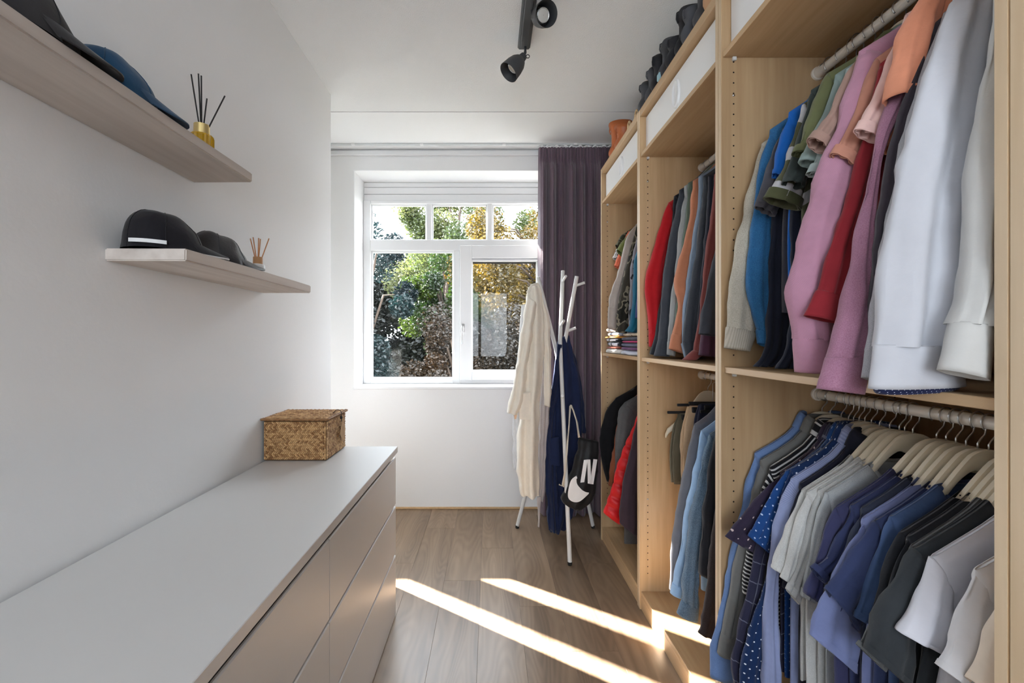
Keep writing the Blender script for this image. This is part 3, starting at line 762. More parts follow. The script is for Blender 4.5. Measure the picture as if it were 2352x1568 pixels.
# ---------------------------------------------------------------- one garment on a rail
def garment(g, gap, zr, group):
    Y = g['Y']; mat = g['m']; seed = Y*37.7 % 10; k = g.get('k', 'tee')
    rows = []
    for q in g['rows']:
        dy = q[4] if len(q) > 4 else 0.0
        a = W(q[0], q[1], Y); b = W(q[2], q[3], Y); rows.append((a.x, a.z, b.x, b.z, Y+dy))
    if zr > 2:                                                  # stay clear of the middle shelf behind the wardrobe front
        rows = [(q[0], max(q[1], MID+.008) if q[0] > XF-.004 else q[1], q[2], max(q[3], MID+.008) if q[2] > XF-.004 else q[3], q[4]) for q in rows]
    xs = min(max(RX-rows[0][0]-.004, .17), .245)
    kf = max(.92, min(1.3, (rows[0][1]-zr-.004)/hprof(xs))); zs = zr+kf*hprof(xs)+.004
    rows[0] = (RX-xs+.004, zs-.001)+tuple(rows[0][2:])
    t = g.get('t', max(.007, min(.02, gap*.46))); b = g.get('b', max(.010, min(.028, gap*.58)))
    hem = g.get('hem', zr-.74); ck = 'shirt' if g.get('collar') == 'shirt' else 'tee'
    if zr > 2: nk, vn = .056, .03
    elif ck == 'shirt': nk, vn = .062, .045
    else: nk, vn = (.098, .085) if k == 'tee' else (.07, .04)
    root = thing(g['n'], (RX, Y, hem), g['l'], g['c'], group)
    vs, fs, uv, zn = bodyv(RX, Y, zr, xs, kf, hem, t, seed, g.get('flare', .0), vneck=vn, nk=nk)
    mk('body', vs, fs, mat, root, uv=uv)
    nr = len(rows); cuff = g.get('cuff'); n = g.get('rn', 34 if k == 'long' else 20)
    for side in (0, 1):
        rr = rows
        if side:
            mn = min(min(q[0], q[2]) for q in rows); sc = min(1.0, .245/(RX-mn))
            rr = [(RX+(RX-q[0])*sc, max(q[1], MID+.01) if zr > 2 else q[1], RX+(RX-q[2])*sc, max(q[3], MID+.01) if zr > 2 else q[3], q[4]) for q in rows]
            rr[-1] = rr[-1][:1]+(min(rr[-1][1], rr[-2][1]-.01),)+rr[-1][2:]
        if cuff:
            main = rr[:-1]; cf = rr[-2:]
        else: main = rr; cf = None
        kw = dict(fold=g.get('fold', .004), nf=g.get('nf', 2.6), seed=seed+side*2.2, wr=g.get('wr', .004), t0=b*.6)
        vs, fs, uv = loftv(main, b, n=n, lip=cf is None, **kw)
        so = mk('sleeve', vs, fs, mat, root, uv=uv)
        if cf:
            e = .0025
            q0, q1 = cf
            mid = tuple((a+c_)/2 for a, c_ in zip(q0, q1))
            def grow(q, s_):
                d = Vector((q[2]-q[0], 0, q[3]-q[1])); d = d.normalized()*s_ if d.length else d
                return (q[0]-d.x, q[1]-d.z, q[2]+d.x, q[3]+d.z, q[4])
            up = tuple(a+(a-c_)*.03 for a, c_ in zip(q0, q1))
            vs, fs, uv = loftv([grow(up, -.002), grow(q0, e), grow(mid, e), grow(q1, e)], b*.92+.002, n=9, fold=.001, nf=2, seed=seed, wr=.0015, cap=True)
            mk('cuff', vs, fs, g.get('cm', mat), so, uv=uv)
            if g.get('lining') and side == 0:
                lo_ = (q1[0]+.012, q1[1]-.009, q1[2]-.018, q1[3]-.008, q1[4]+.002)
                cc = loftv([grow(mid, -.003), grow(q1, -.004), lo_], b*.80, n=8, fold=.001, nf=2, seed=seed, wr=.001, cap=False, lip=False)
                mk('cuff_lining', cc[0], [f[::-1] for f in cc[1]], g['lining'], so, uv=cc[2])
        elif side == 0 and k == 'tee':
            rl_ = g.get('roll'); e_ = .004 if rl_ else .0014
            q1 = rr[-1]; q0 = tuple(a+(c_-a)*(.70 if rl_ else .80) for a, c_ in zip(rr[-2], rr[-1]))
            def grow2(q, s_):
                d = Vector((q[2]-q[0], 0, q[3]-q[1])).normalized()*s_
                return (q[0]-d.x, q[1]-d.z, q[2]+d.x, q[3]+d.z, q[4])
            vs, fs, uv = loftv([grow2(q0, e_), grow2(q1, e_)], b+e_*.8, n=5, fold=kw['fold']*(.3 if rl_ else 1), nf=kw['nf'], seed=seed, wr=.001, cap=False)
            mk('rolled_hem' if rl_ else 'sleeve_hem', vs, fs, g.get('cm', mat), so, uv=uv)
    vs, fs, uv = collarv(RX, Y, zn, max(t, .012), ck, nk, vn)
    mk('collar' if ck == 'shirt' else 'neckband', vs, fs, g.get('cm', mat), root, uv=uv)
    if g.get('collar') == 'shirt':
        MBt = MB()
        for q in range(5):
            zq = zn-.07-q*.09
            if zq > hem+.03: MBt.add(*lathe((RX, Y-t-.002, zq), (0,-1,0), [(0,.0055),(.002,.0055),(.0022,.002)], 10, False, True))
        bo = MBt.build('buttons', M_clear, root)
    if g.get('hang', True):
        put_hanger(Y, zr, 'cream hanger carrying the '+g['s'], random.uniform(-.006, .006)).scale = (min(1, (xs-.003)/.222), 1, kf)
    return root
def rail_of(items, zr, group):
    items.sort(key=lambda g: -g['Y'])
    ys = [g['Y'] for g in items]
    for i, g in enumerate(items):
        gp = min(ys[i-1]-ys[i] if i else .06, ys[i]-ys[i+1] if i+1 < len(ys) else .06)
        garment(g, max(gp, .014), zr, group)
def G(n, Y, m, rows, s, l, k='tee', c=None, **kw):
    d = dict(n=n, Y=Y, m=m, rows=rows, s=s, l=l, k=k, c=c or {'tee': 'T-shirt', 'long': 'shirt'}[k]); d.update(kw); return d
# ================================================================ nearest full wardrobe, upper rail
K = cloth
mauve = K((168, 116, 140), 'twill', (192, 146, 165), .0026, .9, 500, .5)
U1 = [
 G('sweatshirt', 1.285, K((176,168,152), 'melange', (196,190,176), .01), [(1745,330,1778,430),(1712,470,1760,480),(1690,580,1750,590),(1675,690,1742,700),(1670,752,1735,765),(1667,799,1718,807)],
   'oatmeal sweatshirt', 'oatmeal grey sweatshirt with ribbed cuff hanging against the oak panel, upper rail', 'long', 'sweatshirt', cuff=1, cm=K((186,178,164), 'vstripes', (170,162,148), .006)),
 G('sweater', 1.243, K((52,112,160), 'melange', (40,92,138), .008), [(1764,298,1805,400),(1742,400,1800,420),(1730,490,1788,500),(1717,602,1780,610),(1721,688,1772,695),(1740,757,1766,765),(1742,788,1762,797)],
   'steel-blue sweater', 'steel-blue knitted sweater with long sleeve, upper rail next to the oatmeal one', 'long', 'sweater', cuff=1),
 G('sweater', 1.205, K((30,34,48)), [(1808,290,1845,350),(1788,420,1825,430),(1775,504,1818,504),(1766,602,1816,602),(1764,725,1812,725),(1757,801,1803,810),(1733,847,1776,851)],
   'navy sweater', 'very dark navy long-sleeved top, its cuff touching the middle shelf', 'long', 'sweater', hem=1.25),
 G('t_shirt', 1.185, K((84,82,88)), [(1793,295,1830,385),(1768,365,1820,410),(1750,420,1805,450),(1734,474,1779,497)],
   'dark grey T-shirt', 'washed dark grey T-shirt between the blue sweater and bright blue one, upper rail'),
 G('t_shirt', 1.15, K((18,90,170)), [(1807,258,1842,340),(1797,305,1832,350),(1787,345,1818,375),(1775,399,1798,414)],
   'bright blue T-shirt', 'bright cobalt blue T-shirt on the upper rail'),
 G('sweater', 1.125, K((22,28,44)), [(1848,290,1880,340),(1822,480,1855,480),(1818,600,1852,600),(1816,725,1846,730),(1808,800,1836,805),(1784,848,1826,852)],
   'blue-black sweater', 'blue-black long-sleeved top behind the mauve pique sleeve', 'long', 'sweater', hem=1.24),
 G('t_shirt', 1.095, K((84,84,62), 'stripes', (176,174,176), .085, var=.2), [(1839,239,1882,330),(1822,310,1872,360),(1803,375,1855,410),(1757,455,1836,482)],
   'olive and grey banded T-shirt', 'olive T-shirt with broad pale grey bands and rolled sleeve', roll=1, cm=K((74,76,50))),
 G('t_shirt', 1.065, K((52,60,58)), [(1858,207,1902,300),(1845,280,1890,330),(1825,345,1872,370),(1800,418,1842,432)],
   'dark green-grey T-shirt', 'dark green-grey T-shirt with curled sleeve hem, upper rail'),
 G('t_shirt', 1.03, K((100,104,70)), [(1893,170,1928,260),(1872,235,1910,275),(1848,295,1882,315),(1824,350,1856,357)],
   'olive green T-shirt', 'plain olive green T-shirt, upper rail', roll=1),
 G('t_shirt', .998, K((132,148,144)), [(1913,172,1948,270),(1892,255,1928,290),(1868,310,1905,340),(1840,370,1886,385)],
   'sage green T-shirt', 'grey-sage T-shirt beside the olive one, upper rail', roll=1),
 G('t_shirt', .97, K((158,172,170)), [(1938,159,1970,260),(1915,260,1950,290),(1890,330,1922,350),(1856,397,1880,405)],
   'pale sage T-shirt', 'pale sage T-shirt half hidden by the taupe sleeve', roll=1),
 G('t_shirt', .945, K((162,132,120)), [(1962,130,1990,230),(1930,200,1968,235),(1898,262,1935,295),(1859,320,1893,350)],
   'taupe T-shirt', 'taupe T-shirt with turned-up sleeve beside the mauve pique shirt', roll=1),
 G('polo_shirt', .915, mauve, [(1967,118,2022,145),(1922,285,1985,300),(1885,381,1968,400),(1852,497,1935,500),(1828,600,1925,600),(1813,676,1915,690),(1831,778,1905,785),(1834,855,1895,857)],
   'mauve pique shirt', 'mauve-pink pique long-sleeved shirt with a wide bulging sleeve', 'long', 'shirt', cuff=1, b=.03, collar='shirt'),
 G('t_shirt', .89, K((186,130,110)), [(2004,135,2045,240),(1980,215,2030,270),(1950,285,2005,325),(1911,355,1960,394)],
   'terracotta T-shirt', 'terracotta T-shirt with turned-up sleeve, upper rail', roll=1),
 G('shirt', .868, K((138,36,44)), [(2015,160,2060,250),(1975,350,2020,360),(1940,480,1985,490),(1908,560,1972,570),(1878,668,1943,690),(1850,725,1925,743)],
   'crimson shirt', 'crimson shirt with buttoned cuff showing between the mauve sleeves', 'long', 'shirt', cuff=1, collar='shirt'),
 G('t_shirt', .842, K((222,184,176)), [(2074,33,2112,130),(2040,140,2080,185),(2008,228,2050,255),(1966,300,2022,328)],
   'pale pink T-shirt', 'pale blush-pink T-shirt, upper rail', roll=1),
 G('t_shirt', .826, K((232,160,124)), [(2085,80,2125,160),(2062,180,2115,215),(2046,255,2105,275),(2028,338,2062,350)],
   'apricot T-shirt', 'apricot T-shirt just behind the coral sleeve', b=.016),
 G('shirt', .81, K((154,106,130), 'melange', (172,126,148), .006), [(2085,150,2115,200),(2020,300,2040,310),(1980,480,2012,480),(1960,600,2004,600),(1940,690,2006,690),(1902,823,1992,817),(1883,893,1977,905)],
   'mauve jersey shirt', 'mauve jersey shirt whose cuff hangs down in front of the shelf edge', 'long', 'shirt', cuff=1, collar='shirt', b=.024),
 G('t_shirt', .792, K((224,148,116)), [(2112,-40,2160,20),(2078,60,2146,60),(2056,128,2142,130),(2042,226,2107,238)],
   'coral T-shirt', 'coral orange T-shirt with a wide open sleeve near the white shirts', b=.026),
 G('shirt', .772, K((58,52,60)), [(2130,60,2160,120),(2060,290,2090,300),(2030,440,2060,450),(2012,560,2040,565),(2003,700,2030,700),(2000,800,2030,800)],
   'charcoal shirt', 'charcoal shirt, a dark strip between mauve and grey sleeves', 'long'),
 G('shirt', .752, K((150,150,156), 'melange', (176,176,182), .004), [(2160,30,2190,100),(2085,290,2120,300),(2050,480,2085,480),(2022,600,2060,610),(2004,740,2040,745),(1994,805,2030,810),(1988,868,2024,880)],
   'grey melange shirt', 'mid-grey melange shirt directly behind the white dress shirt', 'long', cuff=1, collar='shirt'),
 G('shirt', .712, K((203,204,211), None, None, .02, .7, 1400, .1, .1, .03), [(2170,0,2270,10),(2131,166,2262,170),(2088,315,2255,320),(2061,431,2240,431),(2045,517,2225,517),(2029,602,2215,605),(2020,725,2207,730),(2012,795,2200,800),(2004,893,2208,908)],
   'white dress shirt', 'white dress shirt with navy dotted lining inside its wide cuff', 'long', cuff=1, collar='shirt', b=.027, fold=.013, nf=1.9, lining=K((28,34,70), 'dots', (220,225,240), .0075)),
 G('shirt', .645, K((206,205,202), None, None, .02, .75, 1400, .15, .1, .03), [(2290,80,2345,120),(2250,265,2325,265),(2236,398,2312,400),(2229,510,2298,510),(2219,648,2288,655),(2197,743,2262,758),(2167,850,2259,874)],
   'white linen shirt', 'creased white linen shirt at the end of the upper rail, by the oak edge', 'long', cuff=1, collar='shirt', b=.022, fold=.008, wr=.004),
]
rail_of(U1, RZ1, 'clothes on the upper rail of the nearest wardrobe')
# ================================================================ nearest full wardrobe, lower rail
grey1, grey2 = K((206,206,204), 'melange', (188,188,186), .006), K((170,171,170), 'melange', (190,191,190), .005)
L1 = [
 G('shirt', 1.312, K((96,122,168), 'melange', (110,136,182), .004), [(1729,1040,1768,1110),(1713,1110,1750,1130),(1698,1186,1735,1190),(1682,1254,1722,1260),(1654,1391,1700,1393),(1634,1481,1690,1488),(1632,1553,1688,1560)],
   'blue chambray shirt', 'blue chambray shirt farthest back on the lower rail', 'long', cuff=1, collar='shirt', hem=.32),
 G('shirt', 1.280, K((110,110,108)), [(1742,1056,1785,1130),(1728,1140,1765,1150),(1712,1210,1745,1215),(1690,1290,1728,1290),(1674,1385,1705,1390),(1660,1456,1692,1460),(1652,1502,1683,1506)],
   'grey cotton shirt', 'mid-grey cotton shirt beside the blue chambray one, lower rail', 'long', cuff=1, collar='shirt', hem=.34),
 G('shirt', 1.240, K((22,22,28), 'stripes', (190,190,190), .011), [(1764,1072,1800,1150),(1742,1160,1775,1165),(1722,1250,1750,1255),(1708,1340,1736,1345),(1708,1362,1730,1364)],
   'black shirt with white pinstripes', 'black shirt with narrow white stripes, lower rail', collar='shirt', c='shirt', hem=.36),
 G('shirt', 1.215, K((50,42,62), 'motif', (205,185,185), .040), [(1788,1085,1812,1150),(1750,1132,1795,1165),(1708,1184,1762,1216),(1667,1232,1729,1268)],
   'plum short-sleeved shirt with leaf motifs', 'dark plum short-sleeved shirt with small pale motifs sticking out of the rail', collar='shirt', c='shirt', b=.012, hem=.36),
 G('shirt', 1.198, K((44,44,66), 'plaid', (104,106,124), .055), [(1790,1090,1832,1150),(1770,1180,1802,1190),(1735,1262,1765,1268),(1714,1369,1740,1378),(1697,1441,1720,1450),(1681,1509,1708,1515),(1686,1568,1702,1570)],
   'navy windowpane check shirt', 'navy shirt with thin pale window checks, lower rail', 'long', collar='shirt', hem=.36),
 G('shirt', 1.180, K((26,66,124), 'dots', (190,205,230), .024), [(1798,1083,1830,1150),(1768,1140,1800,1165),(1745,1188,1782,1212),(1721,1232,1762,1268)],
   'bright blue dotted shirt', 'bright blue short-sleeved shirt with tiny pale dots', collar='shirt', c='shirt', hem=.36, roll=1),
 G('shirt', 1.162, K((20,44,86), 'dots', (225,230,240), .024), [(1812,1076,1850,1150),(1790,1160,1825,1170),(1778,1250,1800,1260),(1755,1351,1782,1356),(1730,1422,1766,1430),(1710,1500,1756,1505),(1699,1570,1750,1575),(1695,1640,1748,1645)],
   'navy dotted shirt', 'navy long-sleeved shirt with white polka dots', 'long', collar='shirt', hem=.3),
 G('polo_shirt', 1.142, K((150,160,196), 'rib', (130,140,180), .0032), [(1812,1098,1852,1170),(1794,1150,1832,1165),(1782,1206,1812,1210),(1768,1290,1792,1296),(1758,1365,1784,1370),(1755,1453,1787,1455),(1752,1540,1791,1545),(1752,1640,1790,1645)],
   'lavender-blue ribbed shirt', 'lavender-blue fine-ribbed long-sleeved polo, lower rail', 'long', 'shirt', collar='shirt', hem=.3, b=.02),
 G('polo_shirt', 1.118, K((28,30,46)), [(1832,1110,1870,1190),(1815,1200,1850,1215),(1803,1290,1840,1300),(1800,1350,1840,1358)],
   'blue-black polo shirt', 'blue-black polo shirt with dark collar beside the lavender one', collar='shirt', c='shirt', hem=.28),
 G('t_shirt', 1.090, grey1, [(1836,1125,1865,1195),(1815,1190,1848,1212),(1795,1245,1828,1262),(1773,1304,1803,1319)],
   'pale grey T-shirt', 'palest grey T-shirt, first of the greys on the lower rail', hem=.42),
 G('t_shirt', 1.064, grey1, [(1848,1130,1878,1205),(1832,1195,1862,1215),(1815,1262,1845,1275),(1795,1327,1821,1340)],
   'second pale grey T-shirt', 'pale grey T-shirt, second of the greys on the lower rail', hem=.40),
 G('t_shirt', 1.050, grey2, [(1874,1125,1902,1205),(1858,1195,1888,1215),(1838,1275,1868,1290),(1806,1352,1832,1386)],
   'mid-grey T-shirt', 'mid-grey melange T-shirt, third of the greys on the lower rail', hem=.30),
 G('t_shirt', 1.030, K((186,190,192), 'melange', (160,164,168), .004), [(1893,1130,1922,1215),(1876,1195,1905,1215),(1858,1275,1890,1290),(1840,1368,1870,1380)],
   'flecked grey T-shirt', 'flecked light grey T-shirt next to the indigo one, lower rail', hem=.26),
 G('t_shirt', .975, K((58,60,94)), [(1913,1165,1942,1250),(1893,1220,1925,1255),(1872,1285,1905,1305),(1851,1363,1876,1381)],
   'indigo T-shirt', 'indigo T-shirt beside the flecked grey one, lower rail', hem=.36),
 G('t_shirt', .955, K((52,60,96)), [(1948,1160,1975,1250),(1925,1225,1958,1262),(1900,1275,1935,1300),(1866,1305,1888,1335)],
   'slate-blue T-shirt', 'slate-blue T-shirt with twisted sleeve hem, lower rail', roll=1, hem=.36),
 G('t_shirt', .935, K((52,58,76)), [(1973,1166,2000,1260),(1955,1225,1990,1265),(1935,1285,1970,1310),(1905,1340,1940,1362)],
   'dark slate T-shirt', 'dark slate T-shirt with a creased shoulder, lower rail', fold=.008, hem=.34),
 G('t_shirt', .915, K((118,128,172)), [(1975,1190,2010,1270),(1930,1290,1985,1330),(1886,1375,1972,1430),(1861,1457,1967,1545)],
   'periwinkle T-shirt', 'periwinkle blue T-shirt hanging lowest among the tees', b=.014, hem=.30),
 G('t_shirt', .893, K((52,62,98)), [(2003,1195,2030,1290),(1958,1264,2012,1340),(1925,1312,1995,1395),(1895,1351,1973,1453)],
   'navy flared T-shirt', 'navy T-shirt with a sharply flared pointed sleeve', b=.016, hem=.34),
 G('t_shirt', .873, K((70,92,134)), [(2038,1186,2070,1290),(2018,1250,2055,1320),(1992,1335,2035,1380),(1962,1416,2002,1432)],
   'steel-blue T-shirt', 'steel-blue T-shirt between the navy flared and black ones, lower rail', hem=.36),
 G('t_shirt', .834, K((34,36,42)), [(2062,1222,2095,1320),(2045,1270,2085,1340),(2028,1330,2070,1380),(2008,1400,2055,1430)],
   'black T-shirt', 'black T-shirt, first of two behind the charcoal one', hem=.36),
 G('t_shirt', .818, K((38,40,46)), [(2078,1232,2110,1330),(2062,1280,2105,1350),(2045,1340,2090,1395),(2025,1420,2075,1450)],
   'second black T-shirt', 'black T-shirt touching the charcoal one, lower rail', hem=.36),
 G('t_shirt', .803, K((96,98,98), 'melange', (82,84,86), .004), [(2085,1255,2115,1350),(2045,1350,2090,1400),(2000,1430,2060,1470),(1968,1480,2030,1540)],
   'dark melange T-shirt', 'dark grey melange T-shirt showing under the charcoal sleeve', b=.010, hem=.2),
 G('t_shirt', .786, K((52,56,60)), [(2094,1259,2140,1370),(2045,1345,2110,1440),(2008,1420,2095,1505),(1989,1492,2085,1572)],
   'charcoal T-shirt', 'charcoal T-shirt with a large sleeve beside the white ones', b=.024, hem=.3),
 G('t_shirt', .752, K((212,212,220), None, None, .02, .85, 1200, .15, .1, .03), [(2132,1278,2195,1400),(2116,1340,2188,1430),(2093,1404,2178,1468),(2066,1450,2167,1496)],
   'bright white T-shirt', 'white T-shirt with square sleeve beside the charcoal one', b=.022, hem=.3),
 G('t_shirt', .69, K((214,212,214), None, None, .02, .85, 1200, .15, .1, .03), [(2232,1308,2292,1450),(2210,1385,2280,1490),(2186,1465,2262,1545),(2163,1534,2236,1585)],
   'second white T-shirt', 'white T-shirt at the end of the lower rail, by the oak edge', b=.022, hem=.3),
 G('t_shirt', .645, K((222,206,188)), [(2300,1380,2350,1480),(2280,1440,2340,1530),(2262,1510,2330,1590),(2245,1570,2310,1640)],
   'beige T-shirt', 'beige T-shirt barely showing at the oak edge of the lower rail', hem=.3),
]
rail_of(L1, RZ2, 'clothes on the lower rail of the nearest wardrobe')
# ================================================================ middle wardrobe
U2 = [
 G('sweater', 2.01, K((178,24,32)), [(1532,466,1556,520),(1514,525,1545,540),(1497,590,1530,600),(1481,656,1524,660),(1488,715,1521,716),(1492,765,1516,768),(1492,796,1511,798)],
   'red sweater', 'bright red sweater, farthest on the middle wardrobe rail', 'long', 'sweater', cuff=1),
 G('sweater', 1.965, K((26,28,36)), [(1557,450,1580,500),(1540,540,1566,545),(1528,600,1556,600),(1517,700,1542,700),(1505,770,1532,775),(1494,814,1530,818)],
   'black sweater', 'black sweater next to the bright red one', 'long', 'sweater'),
 G('sweater', 1.915, K((58,62,70)), [(1577,428,1600,480),(1553,482,1585,490),(1531,590,1565,590),(1519,700,1553,700),(1514,780,1543,780),(1503,817,1536,820)],
   'charcoal sweater', 'charcoal knit sweater with shoulder seam, middle wardrobe upper rail', 'long', 'sweater', cuff=1),
 G('sweater', 1.865, K((150,152,152)), [(1590,412,1612,455),(1563,500,1590,500),(1551,620,1575,620),(1540,720,1562,720),(1535,785,1552,786),(1533,814,1548,818)],
   'light grey sweater', 'light grey sweater between charcoal and rust ones', 'long', 'sweater', cuff=1),
 G('shirt', 1.83, K((84,98,86)), [(1598,410,1620,455),(1575,500,1600,500),(1562,620,1585,620),(1553,720,1572,720),(1548,800,1566,800)],
   'green-grey shirt', 'green-grey shirt showing as a narrow strip before the rust sweater', 'long'),
 G('sweater', 1.785, K((182,118,88)), [(1607,415,1630,470),(1584,500,1612,505),(1555,620,1592,625),(1550,655,1588,660),(1556,705,1586,710),(1545,768,1575,775),(1538,801,1573,812)],
   'rust-orange sweatshirt', 'rust-orange sweatshirt with wide cuff, middle wardrobe upper rail', 'long', 'sweatshirt', cuff=1),
 G('sweatshirt', 1.735, K((122,136,154)), [(1620,405,1640,450),(1602,470,1625,480),(1582,620,1600,625),(1570,707,1590,710),(1566,790,1584,795),(1575,826,1590,830)],
   'blue-grey sweatshirt', 'blue-grey sweatshirt beside the rust-orange one', 'long', 'sweatshirt', cuff=1),
 G('jacket', 1.70, K((52,56,64), 'melange', (66,70,78), .004), [(1632,405,1655,450),(1612,480,1640,490),(1592,620,1625,625),(1578,710,1615,715),(1570,785,1608,790),(1578,822,1604,830)],
   'charcoal fleece', 'charcoal fleece jacket with a thick sleeve, middle wardrobe upper rail', 'long', 'jacket', cuff=1),
 G('sweater', 1.66, K((30,33,46)), [(1642,405,1660,450),(1626,480,1650,490),(1612,620,1635,625),(1604,720,1630,722),(1598,800,1622,805)],
   'dark navy sweater', 'dark navy sweater between fleece and brick-red sleeve', 'long', 'sweater'),
 G('sweater', 1.615, K((118,58,54)), [(1655,400,1685,450),(1637,470,1665,480),(1625,560,1655,565),(1614,650,1640,655),(1605,730,1630,735),(1592,805,1614,812),(1569,865,1598,869)],
   'brick-red sweater', 'brick-red sweater whose sleeve hangs below the middle shelf', 'long', 'sweater', cuff=1),
 G('sweater', 1.565, K((70,40,58)), [(1670,420,1700,480),(1650,560,1680,570),(1632,650,1660,655),(1618,740,1650,745),(1606,815,1642,821)],
   'plum sweater', 'plum sweater hem under the dark coat, middle wardrobe', 'long', 'sweater', hem=1.24),
 G('coat', 1.50, K((52,54,62)), [(1685,430,1720,500),(1650,540,1700,560),(1632,625,1680,635),(1616,700,1668,710),(1605,766,1655,774)],
   'dark slate coat', 'dark slate coat nearest on the middle wardrobe upper rail', 'long', 'coat'),
]
rail_of(U2, RZ1, 'sweaters on the upper rail of the middle wardrobe')
L2 = [
 G('blazer', 1.775, K((112,114,122)), [(1592,974,1628,1010),(1577,1050,1615,1060),(1562,1130,1600,1140),(1549,1205,1585,1208),(1542,1270,1570,1275),(1540,1354,1562,1362)],
   'grey blazer', 'mid-grey blazer over the wardrobe floor, middle wardrobe lower rail', 'long', 'jacket', hem=.36),
 G('shirt', 1.70, K((150,182,218)), [(1608,988,1640,1040),(1596,1060,1632,1070),(1583,1140,1618,1150),(1572,1200,1604,1210),(1556,1290,1588,1295),(1546,1340,1572,1345),(1541,1362,1566,1370)],
   'light blue shirt', 'light blue shirt catching the sun, middle wardrobe lower rail', 'long', cuff=1, collar='shirt', hem=.3),
 G('denim_jacket', 1.62, K((104,126,146), 'melange', (78,98,120), .012), [(1626,996,1660,1060),(1612,1060,1650,1070),(1598,1140,1636,1150),(1585,1210,1620,1215),(1573,1300,1608,1310),(1568,1380,1602,1390),(1556,1408,1600,1424)],
   'washed denim jacket', 'washed grey-blue denim jacket with frayed cuff, middle wardrobe', 'long', 'jacket', cuff=1, fold=.007, wr=.008, hem=.22),
 G('coat', 1.555, K((28,30,38)), [(1640,1000,1675,1060),(1628,1080,1668,1090),(1618,1160,1658,1170),(1611,1230,1652,1235),(1607,1318,1645,1326)],
   'black coat', 'black coat with pale piping hanging beside the denim jacket', 'long', 'coat', hem=.28),
 G('coat', 1.49, K((58,50,52), 'melange', (44,38,40), .008), [(1665,1040,1700,1110),(1648,1150,1690,1160),(1634,1260,1680,1265),(1624,1350,1672,1355),(1612,1430,1660,1435),(1603,1452,1655,1468)],
   'dark brown wool coat', 'dark brown wool coat hanging lowest in the middle wardrobe', 'long', 'coat', hem=.16, b=.02),
]
rail_of(L2, RZ2, 'jackets on the lower rail of the middle wardrobe')
eh = put_hanger(2.0, RZ2, 'empty cream hanger with its trouser bar showing, middle wardrobe', -.04)
# trousers folded over clip hangers
M_blackm = plain('black_hanger_plastic', (.015,.015,.017,1), .4)
def trousers(y, col, x0, x1, ztop, zbot, label, lab2):
    t = thing('trousers', ((x0+x1)/2, y, zbot), label, 'trousers', 'trousers hung in the middle wardrobe')
    for d in (-.013, .011):
        rows = [(x0+.03, ztop, x1-.02, ztop, y+d*.5), (x0+.015, ztop-.06, x1-.005, ztop-.06, y+d), (x0, (ztop+zbot)/2, x1, (ztop+zbot)/2, y+d), (x0+.004, zbot, x1-.006, zbot, y+d)]
        vs, fs, uv = loftv(rows, .010, n=14, fold=.004, nf=3, seed=y*5+d*90, wr=.004)
        mk('leg', vs, fs, cloth(col), t, uv=uv)
    h = thing('clip_hanger', (RX, y, RZ2), lab2, 'hanger', 'black clip hangers in the middle wardrobe')
    mk('bar', *bevbox(x0-.02, 1.2, y-.004, y+.004, ztop-.004, ztop+.008, .002), M_blackm, h, smooth=False)
    for xx in (x0+.05, x1-.05):
        mk('clip', *bevbox(xx-.012, xx+.012, y-.02, y+.02, ztop-.03, ztop-.005, .003), M_blackm, h, smooth=False)
    hk = [(RX,y,ztop+.004),(RX,y,RZ2-.03),(RX+.016,y,RZ2-.02),(RX+.0175,y,RZ2-.004)]+[(RX+.0172*math.cos(a),y,RZ2+.0172*math.sin(a)) for a in [PI*q/14 for q in range(0,19)]]
    mk('hook', *tubev(hk, .0016, 8), M_steel, h)
trousers(1.955, (96,90,74), .815, 1.12, .945, .63, 'olive-grey trousers folded beneath the empty hanger', 'black clip hanger holding the olive-grey trousers')
trousers(1.91, (196,170,140), .84, 1.13, .985, .66, 'tan trousers beside the olive pair, middle wardrobe', 'black clip hanger holding the tan trousers')
trousers(1.865, (34,38,58), .87, 1.14, 1.0, .6, 'navy trousers next to the tan pair, middle wardrobe', 'black clip hanger holding the navy trousers')
trousers(1.825, (206,190,168), .90, 1.14, .97, .6, 'cream trousers half hidden by the grey blazer', 'black clip hanger holding the cream trousers')
